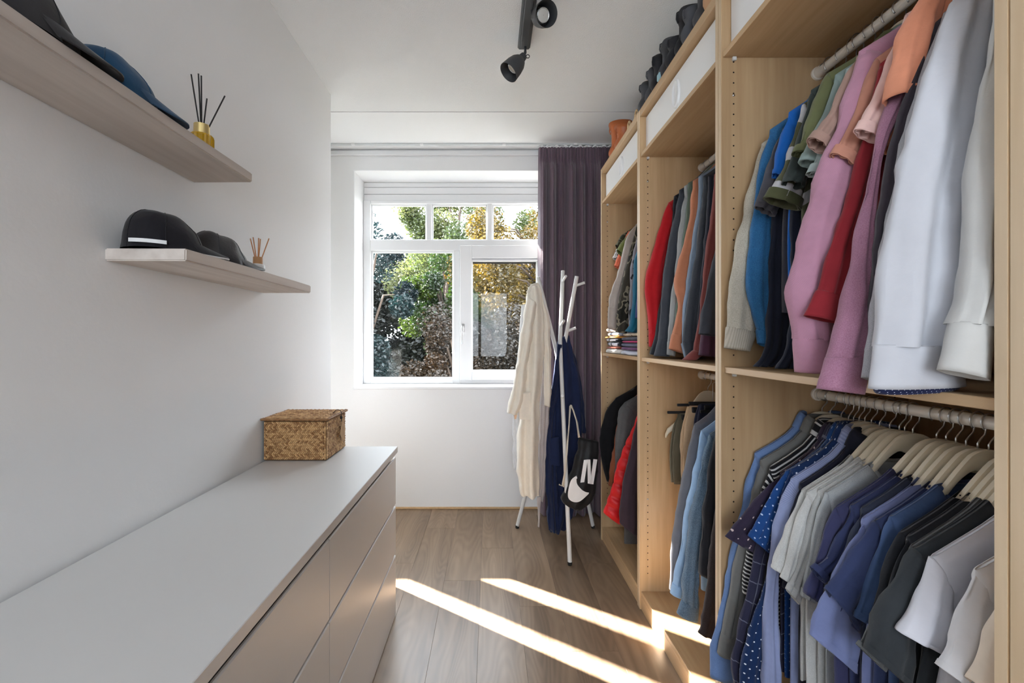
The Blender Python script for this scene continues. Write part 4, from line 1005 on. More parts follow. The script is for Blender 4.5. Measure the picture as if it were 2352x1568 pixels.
# ================================================================ wardrobe beside the curtain
U3 = [
 G('t_shirt', 2.69, K((212,212,210), 'spots', (40,40,46), .02), [(1440,520,1455,560),(1428,545,1447,575),(1418,570,1436,590),(1407,592,1424,600)],
   'white printed T-shirt', 'white T-shirt with black print, farthest in the wardrobe by the curtain'),
 G('t_shirt', 2.64, K((52,56,40), 'camo', (110,108,84), .03), [(1438,522,1452,560),(1428,540,1444,565),(1420,555,1437,575),(1414,562,1432,585)],
   'dark camouflage T-shirt', 'dark camouflage T-shirt behind the orange one'),
 G('t_shirt', 2.585, K((206,104,76)), [(1440,532,1455,575),(1430,560,1446,590),(1420,585,1436,606),(1411,610,1424,618)],
   'orange T-shirt', 'orange T-shirt in the wardrobe by the curtain'),
 G('t_shirt', 2.54, K((104,110,60)), [(1444,530,1458,570),(1434,550,1450,575),(1424,562,1442,584),(1417,574,1432,590)],
   'moss green T-shirt', 'moss green T-shirt peeking past the stone-grey jacket'),
 G('jacket', 2.47, K((172,160,152), None, None, .02, .5, 1200, .1, .3), [(1458,505,1478,560),(1440,545,1468,570),(1424,606,1450,612),(1411,650,1440,655),(1399,688,1432,692),(1398,706,1425,710),(1397,754,1418,760)],
   'stone-grey jacket', 'silky stone-grey bomber jacket in the wardrobe by the curtain', 'long', 'jacket', b=.026, collar='shirt', cuff=1),
 G('jacket', 2.39, K((58,54,46), 'camo', (120,112,96), .05), [(1462,510,1482,560),(1448,570,1474,580),(1438,610,1464,618),(1428,656,1456,660),(1418,705,1450,708),(1414,762,1440,766)],
   'camouflage jacket', 'dark camouflage jacket beside the stone-grey one', 'long', 'jacket', b=.024),
 G('shirt', 2.31, K((128,124,132), 'spots', (30,28,34), .045), [(1468,520,1490,570),(1456,570,1480,580),(1448,620,1474,625),(1445,690,1470,695),(1444,745,1466,750)],
   'grey shirt with black spots', 'grey shirt with large black spots beside the teal sweater', 'long', collar='shirt'),
 G('sweater', 2.23, K((24,92,118)), [(1478,535,1500,580),(1463,580,1490,590),(1455,628,1482,632),(1453,698,1478,700),(1446,742,1472,745),(1434,760,1462,764)],
   'teal sweater', 'teal sweater nearest the oak panel in the wardrobe by the curtain', 'long', 'sweater'),
 G('sweater', 2.17, K((34,52,110)), [(1490,520,1515,570),(1474,590,1500,600),(1465,660,1492,665),(1461,730,1488,735)],
   'royal blue sweater', 'royal blue sweater mostly hidden by the oak panel', 'long', 'sweater'),
]
rail_of(U3, RZ1, 'clothes on the upper rail beside the curtain')
L3 = [
 G('jacket', 2.66, K((20,20,23)), [(1412,905,1436,960),(1396,940,1428,962),(1384,970,1422,985),(1377,1015,1418,1020),(1383,1062,1410,1068),(1394,1105,1403,1108)],
   'black jacket', 'black jacket whose sleeve leans against the curtain side panel', 'long', 'jacket', b=.028, collar='shirt', hem=.3),
 G('jacket', 2.585, K((158,92,66)), [(1428,930,1446,980),(1416,985,1434,995),(1406,1040,1425,1045),(1400,1080,1418,1085),(1398,1114,1412,1118)],
   'rust jacket', 'rust-brown jacket showing as a strip between black and grey coats', 'long', 'jacket', b=.018),
 G('coat', 2.48, K((98,98,98), 'melange', (84,84,86), .008), [(1432,906,1466,960),(1422,946,1456,968),(1414,1010,1448,1020),(1412,1080,1444,1085),(1413,1140,1440,1145)],
   'grey wool coat', 'long grey wool coat reaching lowest in the wardrobe by the curtain', 'long', 'coat', b=.026, collar='shirt', hem=.115),
 G('coat', 2.25, K((58,46,56)), [(1476,930,1506,990),(1462,969,1496,985),(1448,1036,1486,1045),(1432,1104,1474,1110),(1424,1160,1470,1170),(1422,1200,1468,1236)],
   'dark plum coat', 'dark plum coat hanging in front of the red quilted vest', 'long', 'coat', b=.024, hem=.2),
]
rail_of(L3, RZ2, 'coats on the lower rail beside the curtain')
# red quilted vest
def puffer():
    Y = 2.36; m = K((200,26,30), None, None, .02, .42, 800, .05, .1, .05)
    r = thing('puffer_vest', (1.0, Y, .25), 'glossy red quilted puffer vest between grey and plum coats', 'vest', 'coats on the lower rail beside the curtain')
    L_ = [(1468,950,1500,952),(1455,985,1495,990),(1441,1010,1488,1020),(1428,1045,1478,1060),(1416,1080,1468,1100),(1407,1120,1458,1145),(1397,1150,1450,1178),(1388,1178,1424,1204)]
    rows = [(*(lambda a, b: (a.x, a.z, b.x, b.z))(W(q[0], q[1], Y), W(q[2], q[3], Y)), Y) for q in L_]
    def panel(mir):
        vs, fs, uv = loftv(rows, .030, n=60, fold=.002, nf=2, seed=3.3+mir, wr=.003, lip=True)
        seg = 36
        for i in range(61):
            b = abs(math.sin(PI*(i/60*9.0)))**.5
            c = sum((vs[i*seg+k] for k in range(seg)), Vector())/seg
            for k in range(seg):
                d = vs[i*seg+k]-c; vs[i*seg+k] = c+Vector((d.x*(1+.10*b), d.y*(.35+.8*b), d.z))
        if mir: vs = [Vector((2*RX-(v.x)+.0 if 2*RX-v.x < 1.25 else 1.25-.02*(2*RX-v.x-1.25), v.y, v.z)) for v in vs]
        return vs, fs, uv
    for mir in (0, 1):
        vs, fs, uv = panel(mir); mk('quilted_front', vs, fs, m, r, uv=uv)
    vs, fs, uv, zn = bodyv(RX, Y, RZ2, .2, 1.0, .25, .016, 2.2, 0); mk('back_panel', vs, fs, m, r, uv=uv)
    vs, fs, uv = collarv(RX, Y, zn, .018, 'shirt'); mk('collar', vs, fs, m, r, uv=uv)
    put_hanger(Y, RZ2, 'cream hanger carrying the red quilted puffer vest')
puffer()
# garment bag with blue film hanging on the same rail
gb = thing('garment_bag', (.93, 2.2, .9), 'shiny pale blue plastic film hanging above the grey coat', 'bag')
vs, fs, uv = loftv([(.76,1.06,.95,1.06,2.15),(.75,.98,.95,.98,2.15),(.765,.90,.95,.90,2.15)], .012, n=10, fold=.006, nf=4, seed=8, wr=.01)
mk('film', vs, fs, K((120,160,200), 'melange', (220,235,245), .02, .15, 300, .1, 0), gb, uv=uv)
mk('hook', *tubev([(.95,2.15,1.05),(.985,2.15,1.09)]+[(RX+.0172*math.cos(a),2.15,RZ2+.0172*math.sin(a)) for a in [PI*1.1-PI*q/14 for q in range(0,17)]], .0016, 8), M_steel, gb)
# folded clothes on the middle shelf
def folded(x0, x1, y0, y1, z0, z1, col, label, seed, pattern=None, col2=None):
    n, sg = 16, 28; vs = []; fs = []; uv = []
    for i in range(n+1):
        v = i/n; yy = y0+(y1-y0)*v
        ins = 1-.10*(abs(2*v-1)**6)
        for k in range(sg):
            a = 2*PI*k/sg; ca, sa_ = math.cos(a), math.sin(a)
            px_ = (x0+x1)/2+(x1-x0)/2*math.copysign(abs(ca)**.35, ca)*ins
            pz = (z0+z1)/2+(z1-z0)/2*math.copysign(abs(sa_)**.6, sa_)*(.9 if v in (0, 1) else 1)
            px_ += .006*noise.noise((yy*14, pz*40, seed)); pz += .0025*noise.noise((px_*18, yy*16, seed+4))
            vs.append((px_, yy, max(pz, z0))); uv.append((k*.02, v*.3))
    for i in range(n):
        for k in range(sg):
            k2 = (k+1) % sg; fs.append((i*sg+k, i*sg+k2, (i+1)*sg+k2, (i+1)*sg+k))
    fs.append(tuple(range(sg))[::-1]); fs.append(tuple(n*sg+k for k in range(sg)))
    o = mk('folded_garment', vs, fs, cloth(col, pattern, col2, .02), uv=uv)
    return tag(o, label, 'clothing', 'folded clothes on the shelf by the curtain')
st = [((232,228,222),.030,'white folded top at the base of the pile by the curtain'), ((150,72,52),.012,'thin rust folded top near the base of the curtain-side pile'), ((44,46,58),.028,'dark navy folded top in the curtain-side pile'),
      ((40,40,48),.022,'charcoal folded top under the orange one'), ((226,150,62),.012,'amber-orange folded top in the curtain-side pile'), ((186,200,220),.024,'pale blue folded top above the orange one'), ((222,220,214),.026,'off-white folded top crowning the curtain-side pile')]
z = MID
for i, (c, h, lb) in enumerate(st):
    folded(.716+.004*(i % 3)-(.010 if i in (4,) else 0), .98, 2.47+.006*i, 2.735-.004*i, z, z+h-.0005, c, lb, i*3.1); z += h
z = MID
for i, (c, h, lb) in enumerate([((206,210,222),.026,'pale lilac folded top at the base of the pile by the oak panel'), ((104,54,104),.020,'purple folded top in the pile by the oak panel'), ((86,92,120),.020,'slate folded top between the purple and pink ones'), ((196,32,110),.012,'magenta folded top in the pile by the oak panel'), ((62,64,82),.022,'dark slate folded top above the magenta one'), ((206,190,166),.020,'cream patterned folded top crowning the oak-side pile')]):
    folded(.722+.003*(i % 2), .98, 2.135+.004*i, 2.445-.005*i, z, z+h-.0005, c, lb, 50+i*2.7, 'spots' if i == 5 else None, (120,90,70) if i == 5 else None); z += h
# ================================================================ coat rack
M_rack = plain('white_lacquered_steel', (.72,.71,.69,1), .35)
M_foot = plain('black_rubber', (.02,.02,.02,1), .7)
J = Vector((.443, 2.785, 1.237))
cr = thing('coat_rack', (.443, 2.785, 0), 'white tubular tripod coat rack standing before the curtain', 'coat rack')
poles = [(W(1235.5,636,2.70), Vector((.412,2.775,1.24)), Vector((.6955,2.947,.012))),
         (W(1293,622,2.86), Vector((.443,2.76,1.26)), Vector((.4506,2.462,.012))),
         (W(1325,634,2.72), Vector((.475,2.785,1.24)), Vector((.1827,2.947,.012)))]
for (tp, jt, ft) in poles:
    po = mk('pole', *tubev([tp, tp.lerp(jt, .5), jt.lerp(tp, .03), jt, jt.lerp(ft, .03), jt.lerp(ft, .5), ft], .0125, 14), M_rack, cr, sharp=50)
    mk('rubber_foot', *lathe(ft-Vector((0,0,.012)), (0,0,1), [(0,.012),(.012,.013),(.02,.0135)], 14, True), M_foot, po)
def peg(a, b): mk('peg', *tubev([a, b], .0085, 12), M_rack, cr, sharp=50)
def on(i, t): tp, jt, ft = poles[i]; return (tp.lerp(jt, t*1.0) if t <= 1 else jt.lerp(ft, t-1))
peg(on(0,.72), on(0,.72)+Vector((-.055,-.01,.012))); peg(on(1,.16), on(1,.16)+Vector((.012,-.06,.03))); peg(on(2,.14), on(2,.14)+Vector((.058,-.01,.02)))
peg(on(1,.78), on(1,.78)+Vector((.01,-.06,.03))); peg(on(2,.80), on(2,.80)+Vector((.055,-.01,.022)))
peg(on(2,1.40), on(2,1.40)+Vector((.058,0,.012))); peg(on(0,1.44), on(0,1.44)+Vector((-.06,-.01,.01))); peg(on(1,1.27), on(1,1.27)+Vector((-.01,-.05,.01)))
# ---------------------------------------------------------------- bathrobes
def drape(name, rows, Y, thick, mat, parent, n=40, **kw):
    rr = []
    for q in rows:
        a = W(q[0], q[1], Y+(q[4] if len(q) > 4 else 0)); b = W(q[2], q[3], Y+(q[4] if len(q) > 4 else 0))
        rr.append((a.x, a.z, b.x, b.z, Y+(q[4] if len(q) > 4 else 0)))
    vs, fs, uv = loftv(rr, thick, n=n, seg=44, **kw)
    return mk(name, vs, fs, mat, parent, uv=uv)
M_cream = K((238,230,216), None, None, .02, .95, 420, .6, .2, .05)
rb = thing('bathrobe', (.25, 2.66, .2), 'cream fleece bathrobe hanging in front of the window on the rack', 'bathrobe', 'robes on the coat rack')
drape('body', [(1213,660,1237,655),(1208,700,1246,695),(1203,770,1250,765),(1199,850,1246,848),(1195,920,1240,920),(1188,1000,1237,1000),(1187,1070,1236,1070),(1192,1125,1238,1128),(1199,1136,1237,1138)], 2.66, .050, M_cream, rb, fold=.030, nf=1.7, seed=2.1, wr=.008, t0=.02)
slv = drape('sleeve', [(1212,680,1234,700),(1196,760,1222,770),(1186,840,1210,842),(1174,905,1206,910),(1165,947,1188,952)], 2.62, .032, M_cream, rb, fold=.016, nf=1.6, seed=4.4, wr=.008)
drape('sleeve', [(1236,665,1250,700),(1246,740,1262,745),(1250,850,1266,850),(1250,930,1264,935)], 2.69, .026, M_cream, rb, fold=.006, nf=1.6, seed=6.4, wr=.006)
drape('pocket', [(1193,903,1218,899),(1192,935,1220,935),(1193,962,1221,964)], 2.612, .010, M_cream, rb, n=12, fold=.002, nf=1, seed=1.4, wr=.003, lip=False)
drape('inner_facing', [(1196,790,1206,800),(1188,860,1196,862),(1182,930,1190,930),(1181,962,1186,962)], 2.64, .016, K((240,206,172), None, None, .02, .95, 420, .6, .4), rb, n=20, fold=.004, nf=2, seed=5.1, wr=.004)
MB().tube([W(1212,672,2.64), W(1222,655,2.66), W(1234,652,2.69), W(1238,660,2.70)], .010, 10).build('hanging_loop', M_cream, rb)
rg = thing('bathrobe', (.32, 2.73, .15), 'grey waffle bathrobe with dangling belt, between the cream robe and the pole', 'bathrobe', 'robes on the coat rack')
M_grob = K((190,182,180), 'rib', (172,164,164), .005, .95)
drape('body', [(1236,690,1252,690),(1240,760,1262,760),(1240,850,1266,850),(1236,940,1262,940),(1236,1040,1256,1040),(1234,1110,1252,1112),(1232,1148,1248,1150)], 2.75, .035, M_grob, rg, fold=.012, nf=3, seed=7.7, wr=.006, t0=.012)
drape('belt', [(1234,1140,1242,1140),(1235,1165,1241,1165),(1236,1190,1240,1190),(1235,1209,1239,1211)], 2.71, .006, M_grob, rg, n=16, fold=.001, nf=1, seed=3, wr=.003)
gdz = thing('bathrobe', (.14, 2.86, .35), 'pale grey robe hanging behind the cream one against the pane', 'bathrobe', 'robes on the coat rack')
drape('body', [(1198,700,1212,698),(1195,740,1214,740),(1190,800,1212,800),(1184,870,1208,870),(1179,950,1204,950),(1177,1040,1204,1040),(1180,1076,1204,1078)], 2.78, .03, K((210,210,212), None, None, .02, .9), gdz, fold=.012, nf=2.5, seed=9.2, wr=.006, t0=.012)
M_navy = K((32,42,74), None, None, .02, .95, 420, .5, .08, .12)
rn = thing('bathrobe', (.42, 2.68, .1), 'navy blue bathrobe hanging behind the front pole down to the floor', 'bathrobe', 'robes on the coat rack')
drape('body', [(1283,775,1306,770),(1276,820,1318,815),(1268,900,1332,895),(1262,980,1338,975),(1258,1060,1336,1058),(1258,1120,1330,1118),(1257,1180,1318,1170),(1262,1219,1300,1212)], 2.80, .050, M_navy, rn, fold=.026, nf=2.0, seed=1.7, wr=.008, t0=.02)
drape('sleeve', [(1300,770,1310,800),(1310,830,1326,835),(1322,910,1340,915),(1330,990,1345,995)], 2.84, .030, M_navy, rn, fold=.006, nf=1.6, seed=3.9, wr=.006)
drape('front_edge', [(1282,790,1290,792),(1270,880,1282,884),(1256,980,1274,984),(1253,1070,1278,1074),(1256,1150,1280,1152),(1260,1215,1285,1220)], 2.745, .030, M_navy, rn, fold=.018, nf=1.8, seed=5.5, wr=.007, t0=.012)
drape('pocket', [(1264,1005,1284,1003),(1262,1040,1286,1042),(1263,1066,1287,1070)], 2.712, .008, M_navy, rn, n=12, fold=.002, nf=1, seed=2.4, wr=.002, lip=False)
# ---------------------------------------------------------------- drawstring gym bag
M_bag = K((24,24,26), None, None, .02, .5, 600, .1, .1)
M_print = plain('white_print', (.82,.82,.82,1), .6)
YBG = 2.565
bgx = thing('gym_bag', (.56, YBG, .5), 'black drawstring gym bag with white print hanging on the rack', 'bag')
bag_rows = [(1330,1004,1374,1014),(1324,1040,1375,1048),(1314,1080,1371,1088),(1302,1112,1365,1128),(1292,1136,1356,1150),(1290,1150,1340,1163),(1305,1160,1328,1171)]
drape('pouch', bag_rows, YBG, .05, M_bag, bgx, n=30, fold=.006, nf=2.4, seed=6.1, wr=.006, lip=False, t0=.02, flat=.6)
def bagpt(px, py):                                   # a point on the front of the pouch
    best = None
    vs = [v.co+Vector(wloc(bgx)) for v in bpy.data.objects[[c.name for c in bgx.children][0]].data.vertices]
    return vs
_bv = bagpt(0, 0)
def bag_front(px, py):
    bd = 9; by = YBG-.05
    cand = []
    for v in _bv:
        if v.y > YBG: continue
        qx = CX+F*v.x/v.y; qy = CY-F*(v.z-CH)/v.y
        d = math.hypot(qx-px, qy-py)
        if d < 9: cand.append((d, v.y))
    if cand: by = min(c[1] for c in cand)
    else:
        by = min(((math.hypot(CX+F*v.x/v.y-px, CY-F*(v.z-CH)/v.y-py), v.y) for v in _bv if v.y <= YBG))[1]
    return W(px, py, by-.003)
def print_patch(name, left, right, n=16, m=4):
    vs = []; fs = []
    for i in range(n+1):
        a = catmull(left, i/n); b = catmull(right, i/n)
        for j in range(m+1):
            q = j/m; vs.append(bag_front(a[0]+(b[0]-a[0])*q, a[1]+(b[1]-a[1])*q))
    for i in range(n):
        for j in range(m):
            k = i*(m+1)+j; fs.append((k, k+1, k+m+2, k+m+1))
    mk(name, vs, fs, M_print, bgx)
# letter N
def quad(name, p):
    print_patch(name, [(p[0][0], p[0][1]), (p[3][0], p[3][1])], [(p[1][0], p[1][1]), (p[2][0], p[2][1])], 8, 3)
quad('printed_letter', [(1341,1056),(1350,1055),(1342,1107),(1333,1108)])
quad('printed_letter', [(1349,1055),(1356,1055),(1358,1111),(1350,1110)])
quad('printed_letter', [(1363,1054),(1372,1055),(1363,1112),(1355,1111)])
# check-mark swoosh
print_patch('printed_mark', [(1324,1092),(1312,1102),(1306,1122),(1305,1142),(1316,1152),(1332,1151),(1352,1134)], [(1326,1098),(1324,1100),(1326,1112),(1336,1124),(1342,1128),(1347,1130),(1353,1131)], 26, 4)
M_rope = plain('cream_cord', C(214,204,188), .9)
cds = MB()
cds.tube([W(1312,930,2.62), W(1318,945,2.60), W(1326,970,2.575), W(1331,1004,2.55)], .004, 8)
cds.tube([W(1310,930,2.62), W(1316,940,2.60), W(1324,965,2.57), W(1329,1005,2.548)], .004, 8)
cds.tube([W(1309,932,2.62), W(1307,980,2.60), W(1302,1030,2.57), W(1296,1090,2.53), W(1291,1116,2.53), W(1284,1112,2.53)], .004, 8)
cds.tube([W(1311,932,2.62), W(1306,985,2.59), W(1303,1035,2.56), W(1299,1080,2.53), W(1294,1118,2.53)], .0035, 8)
cds.build('drawstring', M_rope, bgx)
# ================================================================ caps
M_capb = K((20,18,24), None, None, .02, .8, 900, .15, .15)
M_leath = plain('dark_leather', C(50, 49, 52), .38, bump=(120, .2, 3))
M_capn = K((22,66,98), None, None, .02, .85, 900, .15, .2)
M_capg = K((40,38,40), None, None, .02, .9, 900, .2, .2)
def cap(cx, cy, z0, mat, rot, label, h=.105, sag=.0, ra=.088, rbk=.098, tip=.075, name='baseball_cap', button=True):
    r = thing(name, (cx, cy, z0), label, 'cap', 'caps on the plank shelves')
    cs, sn = math.cos(rot), math.sin(rot)
    T = lambda u, v, w: (cx+u*cs-v*sn, cy+u*sn+v*cs, z0+w)       # v = forward
    vs = []; fs = []; nr, ns = 14, 44
    for i in range(nr+1):
        ph = PI/2*i/nr; rr = math.cos(ph)**.8; zz_ = math.sin(ph)**.95*h+.002
        for k in range(ns):
            a = 2*PI*k/ns; u = ra*rr*math.cos(a); v = rbk*rr*math.sin(a)
            w = zz_*(1-.16*math.sin(a)*rr)
            w -= sag*max(0, -math.sin(a))*math.sin(ph)*.05
            seam = 1-.012*math.exp(-((((a/(PI/3)) % 1)-.5)/.06)**2)*0
            d = 1+.07*noise.noise((u*16+cx*9, v*22+cy*5, w*22))
            vs.append(T(u*d, v*d, max(w*d, .002)))
    for i in range(nr):
        for k in range(ns):
            k2 = (k+1) % ns; fs.append((i*ns+k, i*ns+k2, (i+1)*ns+k2, (i+1)*ns+k))
    co = mk('crown', vs, fs, mat, r)
    for q in range(3):                                            # raised panel seams over the crown
        a = PI/6+q*PI/3; pts = []
        for i in range(-14, 15):
            ph = PI/2*(1-abs(i)/14); rr = math.cos(ph)**.8; s_ = 1 if i > 0 else -1
            u, v = ra*rr*math.cos(a)*s_, rbk*rr*math.sin(a)*s_
            w = (math.sin(ph)**.95*h+.002)*(1-.16*(math.sin(a)*s_)*rr)
            d = 1+.07*noise.noise((u*16+cx*9, v*22+cy*5, w*22)); pts.append(T(u*d*1.004, v*d*1.004, w*d+.0006))
        mk('seam', *tubev(pts, .0010, 6), mat, co)
    # brim: curved crescent with thickness
    nb, mb_ = 24, 7; top = []; bot = []
    for i in range(nb+1):
        a = PI*(.06+.88*i/nb)
        for j in range(mb_+1):
            q = j/mb_; ext = tip*math.sin(a)**.75
            u = (ra*1.0)*math.cos(a)*(1+.02*q); v = rbk*.97*math.sin(a)+ext*q
            w = .020-.020*(u/ra)**2*(.4+.6*q)+.008-.012*q
            top.append(T(u, v, max(w+.006, .004))); bot.append(T(u, v, max(w+.001, .0008)))
    n = len(top); vs = top+bot; fs = []
    for i in range(nb):
        for j in range(mb_):
            k = i*(mb_+1)+j; fs.append((k, k+1, k+mb_+2, k+mb_+1)); fs.append((n+k, n+k+mb_+1, n+k+mb_+2, n+k+1))
    for i in range(nb):
        k = i*(mb_+1)+mb_; fs.append((k, n+k, n+k+mb_+1, k+mb_+1))
    bo = mk('brim', vs, fs, mat, r)
    if button: mk('button', *lathe(T(0,0,h+.0), (0,0,1), [(0,.008),(.003,.0075),(.005,.004),(.0055,.0008)], 14), mat, r)
    return r, T
c1, T1 = cap(-.842, 1.125, 1.494, M_capb, -.30, 'slouched black cap with white edging, nearer on the lower plank shelf', h=.100, ra=.080, rbk=.092, tip=.085, button=False)
M_strip = plain('white_strip', (.75,.75,.75,1), .7)
vs = []; fs = []
for i in range(13):
    a = -PI*.16-PI*.26*i/12
    for w in (.010, .019): vs.append(T1(.0868*math.cos(a), .1030*math.sin(a), w))
for i in range(12): fs.append((2*i, 2*i+2, 2*i+3, 2*i+1))
mk('strap', vs, fs, M_strip, c1)
pts = []
for i in range(19):
    a = PI*(.03+.40*i/18); pts.append(T1(.084*1.03*math.cos(a), .10*.97*math.sin(a)+.076*math.sin(a)**.75, .014-.014*math.cos(a)**2))
mk('brim_edging', *tubev(pts, .0026, 6), M_strip, c1)
cap(-.842, 1.335, 1.494, M_leath, -.30, 'smooth dark leather cap with button, farther on the lower plank shelf', h=.100, ra=.080, rbk=.090, tip=.085)
cap(-.836, .95, 1.794, M_capn, -.30, 'petrol blue cap on the upper plank shelf by the gold diffuser', h=.095, ra=.078, rbk=.094, tip=.085)
cap(-.832, .735, 1.794, M_capg, -.30, 'charcoal cap in the photo corner, upper plank shelf', h=.115, ra=.080, rbk=.105, tip=.085)
# ================================================================ reed diffusers
def diffuser(x, y, z, r, h, glass, capm, stick, label, sticks, ribbed):
    d = thing('reed_diffuser', (x, y, z), label, 'diffuser', 'reed diffusers on the plank shelves')
    ns = 40; vs = []; fs = []
    prof = [(0, r*.92), (.004, r), (h*.62, r), (h*.68, r*.9), (h*.70, r*.62), (h*.72, r*.6)]
    for (zz_, rr) in prof:
        for k in range(ns):
            a = 2*PI*k/ns; q = rr*(1-(.06 if (ribbed and k % 2) else 0)); vs.append((x+q*math.cos(a), y+q*math.sin(a), z+zz_))
    for i in range(len(prof)-1):
        for k in range(ns): k2 = (k+1) % ns; fs.append((i*ns+k, i*ns+k2, (i+1)*ns+k2, (i+1)*ns+k))
    fs.append(tuple(range(ns))[::-1])
    mk('bottle', vs, fs, glass, d, smooth=not ribbed)
    mk('collar', *lathe((x, y, z+h*.70), (0,0,1), [(0,r*.66),(h*.30,r*.64),(h*.30,r*.45),(h*.26,r*.4)], 28, False, True), capm, d, sharp=40)
    for (ax, ay, ln) in sticks:
        v = Vector((ax, ay, 1)).normalized()*ln; b = Vector((x, y, z+h*.5))
        mk('reed', *tubev([b-v*.12, b+v], .0019, 6), stick, d)
M_amber, nt, p, L = nmat('amber_glass'); p.inputs['Base Color'].default_value = (.75,.42,.01,1); p.inputs['Roughness'].default_value = .06; p.inputs['Transmission Weight'].default_value = .35
M_gold = plain('gold_cap', (.80,.62,.28,1), .28, 1.0)
M_porc = plain('white_porcelain', (.80,.80,.80,1), .3); M_cork = plain('light_wood_cap', C(196,146,100), .6)
diffuser(-.825, 1.245, 1.794, .031, .092, M_amber, M_gold, plain('black_reed', (.015,.013,.013,1), .7), 'amber ribbed glass diffuser with gold cap and black reeds', [(-.14,-.03,.19),(-.03,-.03,.19),(-.02,.02,.19),(.10,.03,.125),(.42,.10,.15)], True)
diffuser(-.862, 1.615, 1.494, .025, .085, M_porc, M_cork, plain('rattan_reed', C(190,130,86), .7), 'small white diffuser with wooden cap and tan reeds', [(-.25,.0,.115),(-.1,-.1,.115),(0,.05,.115),(.1,-.03,.11),(.34,.05,.12)], False)
# ================================================================ shoes on top of the wardrobes
def boot(x, y, label, mat, sole, h=.17, L_=.27, wd=.042, rot=0.0, shaft=1.0, group='dark shoes lined up on top of the wardrobes', name='boot', cat='boot', lean=0.0):
    """heel towards the aisle, toe to the wall"""
    r = thing(name, (x, y, HT), label, cat, group)
    cs, sn = math.cos(rot), math.sin(rot)
    T = lambda u, v, w: (x+u*cs-v*sn, y+u*sn+v*cs, HT+w)
    vs = []; fs = []; ns = 26
    # rows from sole upward: (heel u, toe u, half width heel, half width front, z)
    rows = [(.004,L_,.80,1.0,.012),(-.004,L_+.002,.95,1.04,.022),(-.012,L_-.002,1.06,1.02,.042),(-.012,L_*.88,1.06,.95,.060),(-.004,L_*.66,.95,.85,.078),(.006,L_*.50,.80,.78,.094),(.006,L_*.43,.78*shaft,.76*shaft,h*.70),(-.002,L_*.42,.88*shaft,.8*shaft,h*.82),(-.002,L_*.43,.90*shaft,.84*shaft,h*.92),(.004,L_*.42,.78*shaft,.78*shaft,h*.98),(.016,L_*.39,.5*shaft,.6*shaft,h),(.024,L_*.36,.42*shaft,.5*shaft,h*.96),(.024,L_*.36,.42*shaft,.5*shaft,h*.6)]
    if shaft > 1.05:
        rows = rows[:7]+[(.0,L_*.44,.9*shaft,.8*shaft,h*.85),(-.012,L_*.47,1.0*shaft,.95*shaft,h),(-.004,L_*.45,.92*shaft,.88*shaft,h-.002),(.008,L_*.40,.75*shaft,.7*shaft,h*.7)]
    for (u0, u1, wh, wf, z) in rows:
        for k in range(ns):
            a = 2*PI*k/ns; q = (1-math.cos(a))/2; u = u0+(u1-u0)*q
            v = wd*(wh+(wf-wh)*q)*math.copysign(abs(math.sin(a))**.75, math.sin(a))
            d = 1+.05*noise.noise((u*20+y*7, v*20, z*20+y)); vs.append(T(u, v*d+lean*max(0, z-.06), z))
    for i in range(len(rows)-1):
        for k in range(ns): k2 = (k+1) % ns; fs.append((i*ns+k, i*ns+k2, (i+1)*ns+k2, (i+1)*ns+k))
    mk('upper', vs, fs, mat, r)
    sv = []; sf = []
    for (z, g_) in ((0, .98), (.006, 1.03), (.018, 1.03)):
        for k in range(ns):
            a = 2*PI*k/ns; q = (1-math.cos(a))/2; u = -.004+(L_+.008)*q
            v = wd*(.82+.24*q)*g_*math.copysign(abs(math.sin(a))**.75, math.sin(a)); sv.append(T(u, v, z))
    for i in range(2):
        for k in range(ns): k2 = (k+1) % ns; sf.append((i*ns+k, i*ns+k2, (i+1)*ns+k2, (i+1)*ns+k))
    sf.append(tuple(range(ns))[::-1]); sf.append(tuple(2*ns+k for k in range(ns)))
    mk('sole', sv, sf, sole, r, sharp=40)
    lp = MB(); lp.tube([T(.0,0,h*.74), T(-.006,0,h*.82), T(-.004,0,h*.94), T(.006,0,h*.97)], .0028, 6); lp.build('pull_loop', mat, r)
    return r, T
M_sh1 = plain('black_suede', C(36,36,40), .85, bump=(200,.2,3)); M_sh2 = plain('dark_grey_leather', C(56,57,62), .55, bump=(90,.15,3)); M_sh3 = plain('charcoal_canvas', C(74,75,80), .9)
M_sol = plain('dark_sole', C(44,44,48), .7); M_sol2 = plain('grey_sole', C(120,120,124), .7)
M_tan = plain('tan_leather', C(176,96,50), .42, bump=(70,.2,3)); M_tan2 = plain('sand_suede', C(178,138,104), .8)
bs = [(.735,2.13,M_sh2,.165,'dark grey leather boot, farthest of the dark row on the wardrobe'), (.735,2.035,M_sh3,.175,'charcoal canvas boot with grey sole, second of the dark row'),
      (.73,1.945,M_sh1,.185,'black suede boot, third of the dark row on the wardrobe'), (.73,1.86,M_sh2,.185,'dark grey boot with pale blue heel tab on the wardrobe'),
      (.728,1.775,M_sh1,.14,'low black suede shoe beside the boot with blue tab'), (.733,1.70,M_sh1,.20,'tall black suede boot on the wardrobe'),
      (.725,1.625,M_sh3,.15,'low charcoal canvas shoe, before the sand coloured boot'), (.733,1.545,M_sh2,.21,'tall dark grey boot next to the sand suede boot')]
for i, (x, y, m, h, lb) in enumerate(bs):
    r_, T_ = boot(x, y, lb, m, M_sol2 if i == 1 else M_sol, h=h, rot=random.uniform(-.06,.06), lean=random.uniform(-.08,.08), name='boot' if h > .16 else 'shoe', cat='boot' if h > .16 else 'shoe')
    if i == 3: mk('heel_tab', *bevbox(x-.014, x-.004, y-.014, y+.014, HT+.02, HT+.05, .003), plain('pale_blue_rubber', C(150,186,196), .6), r_, smooth=False)
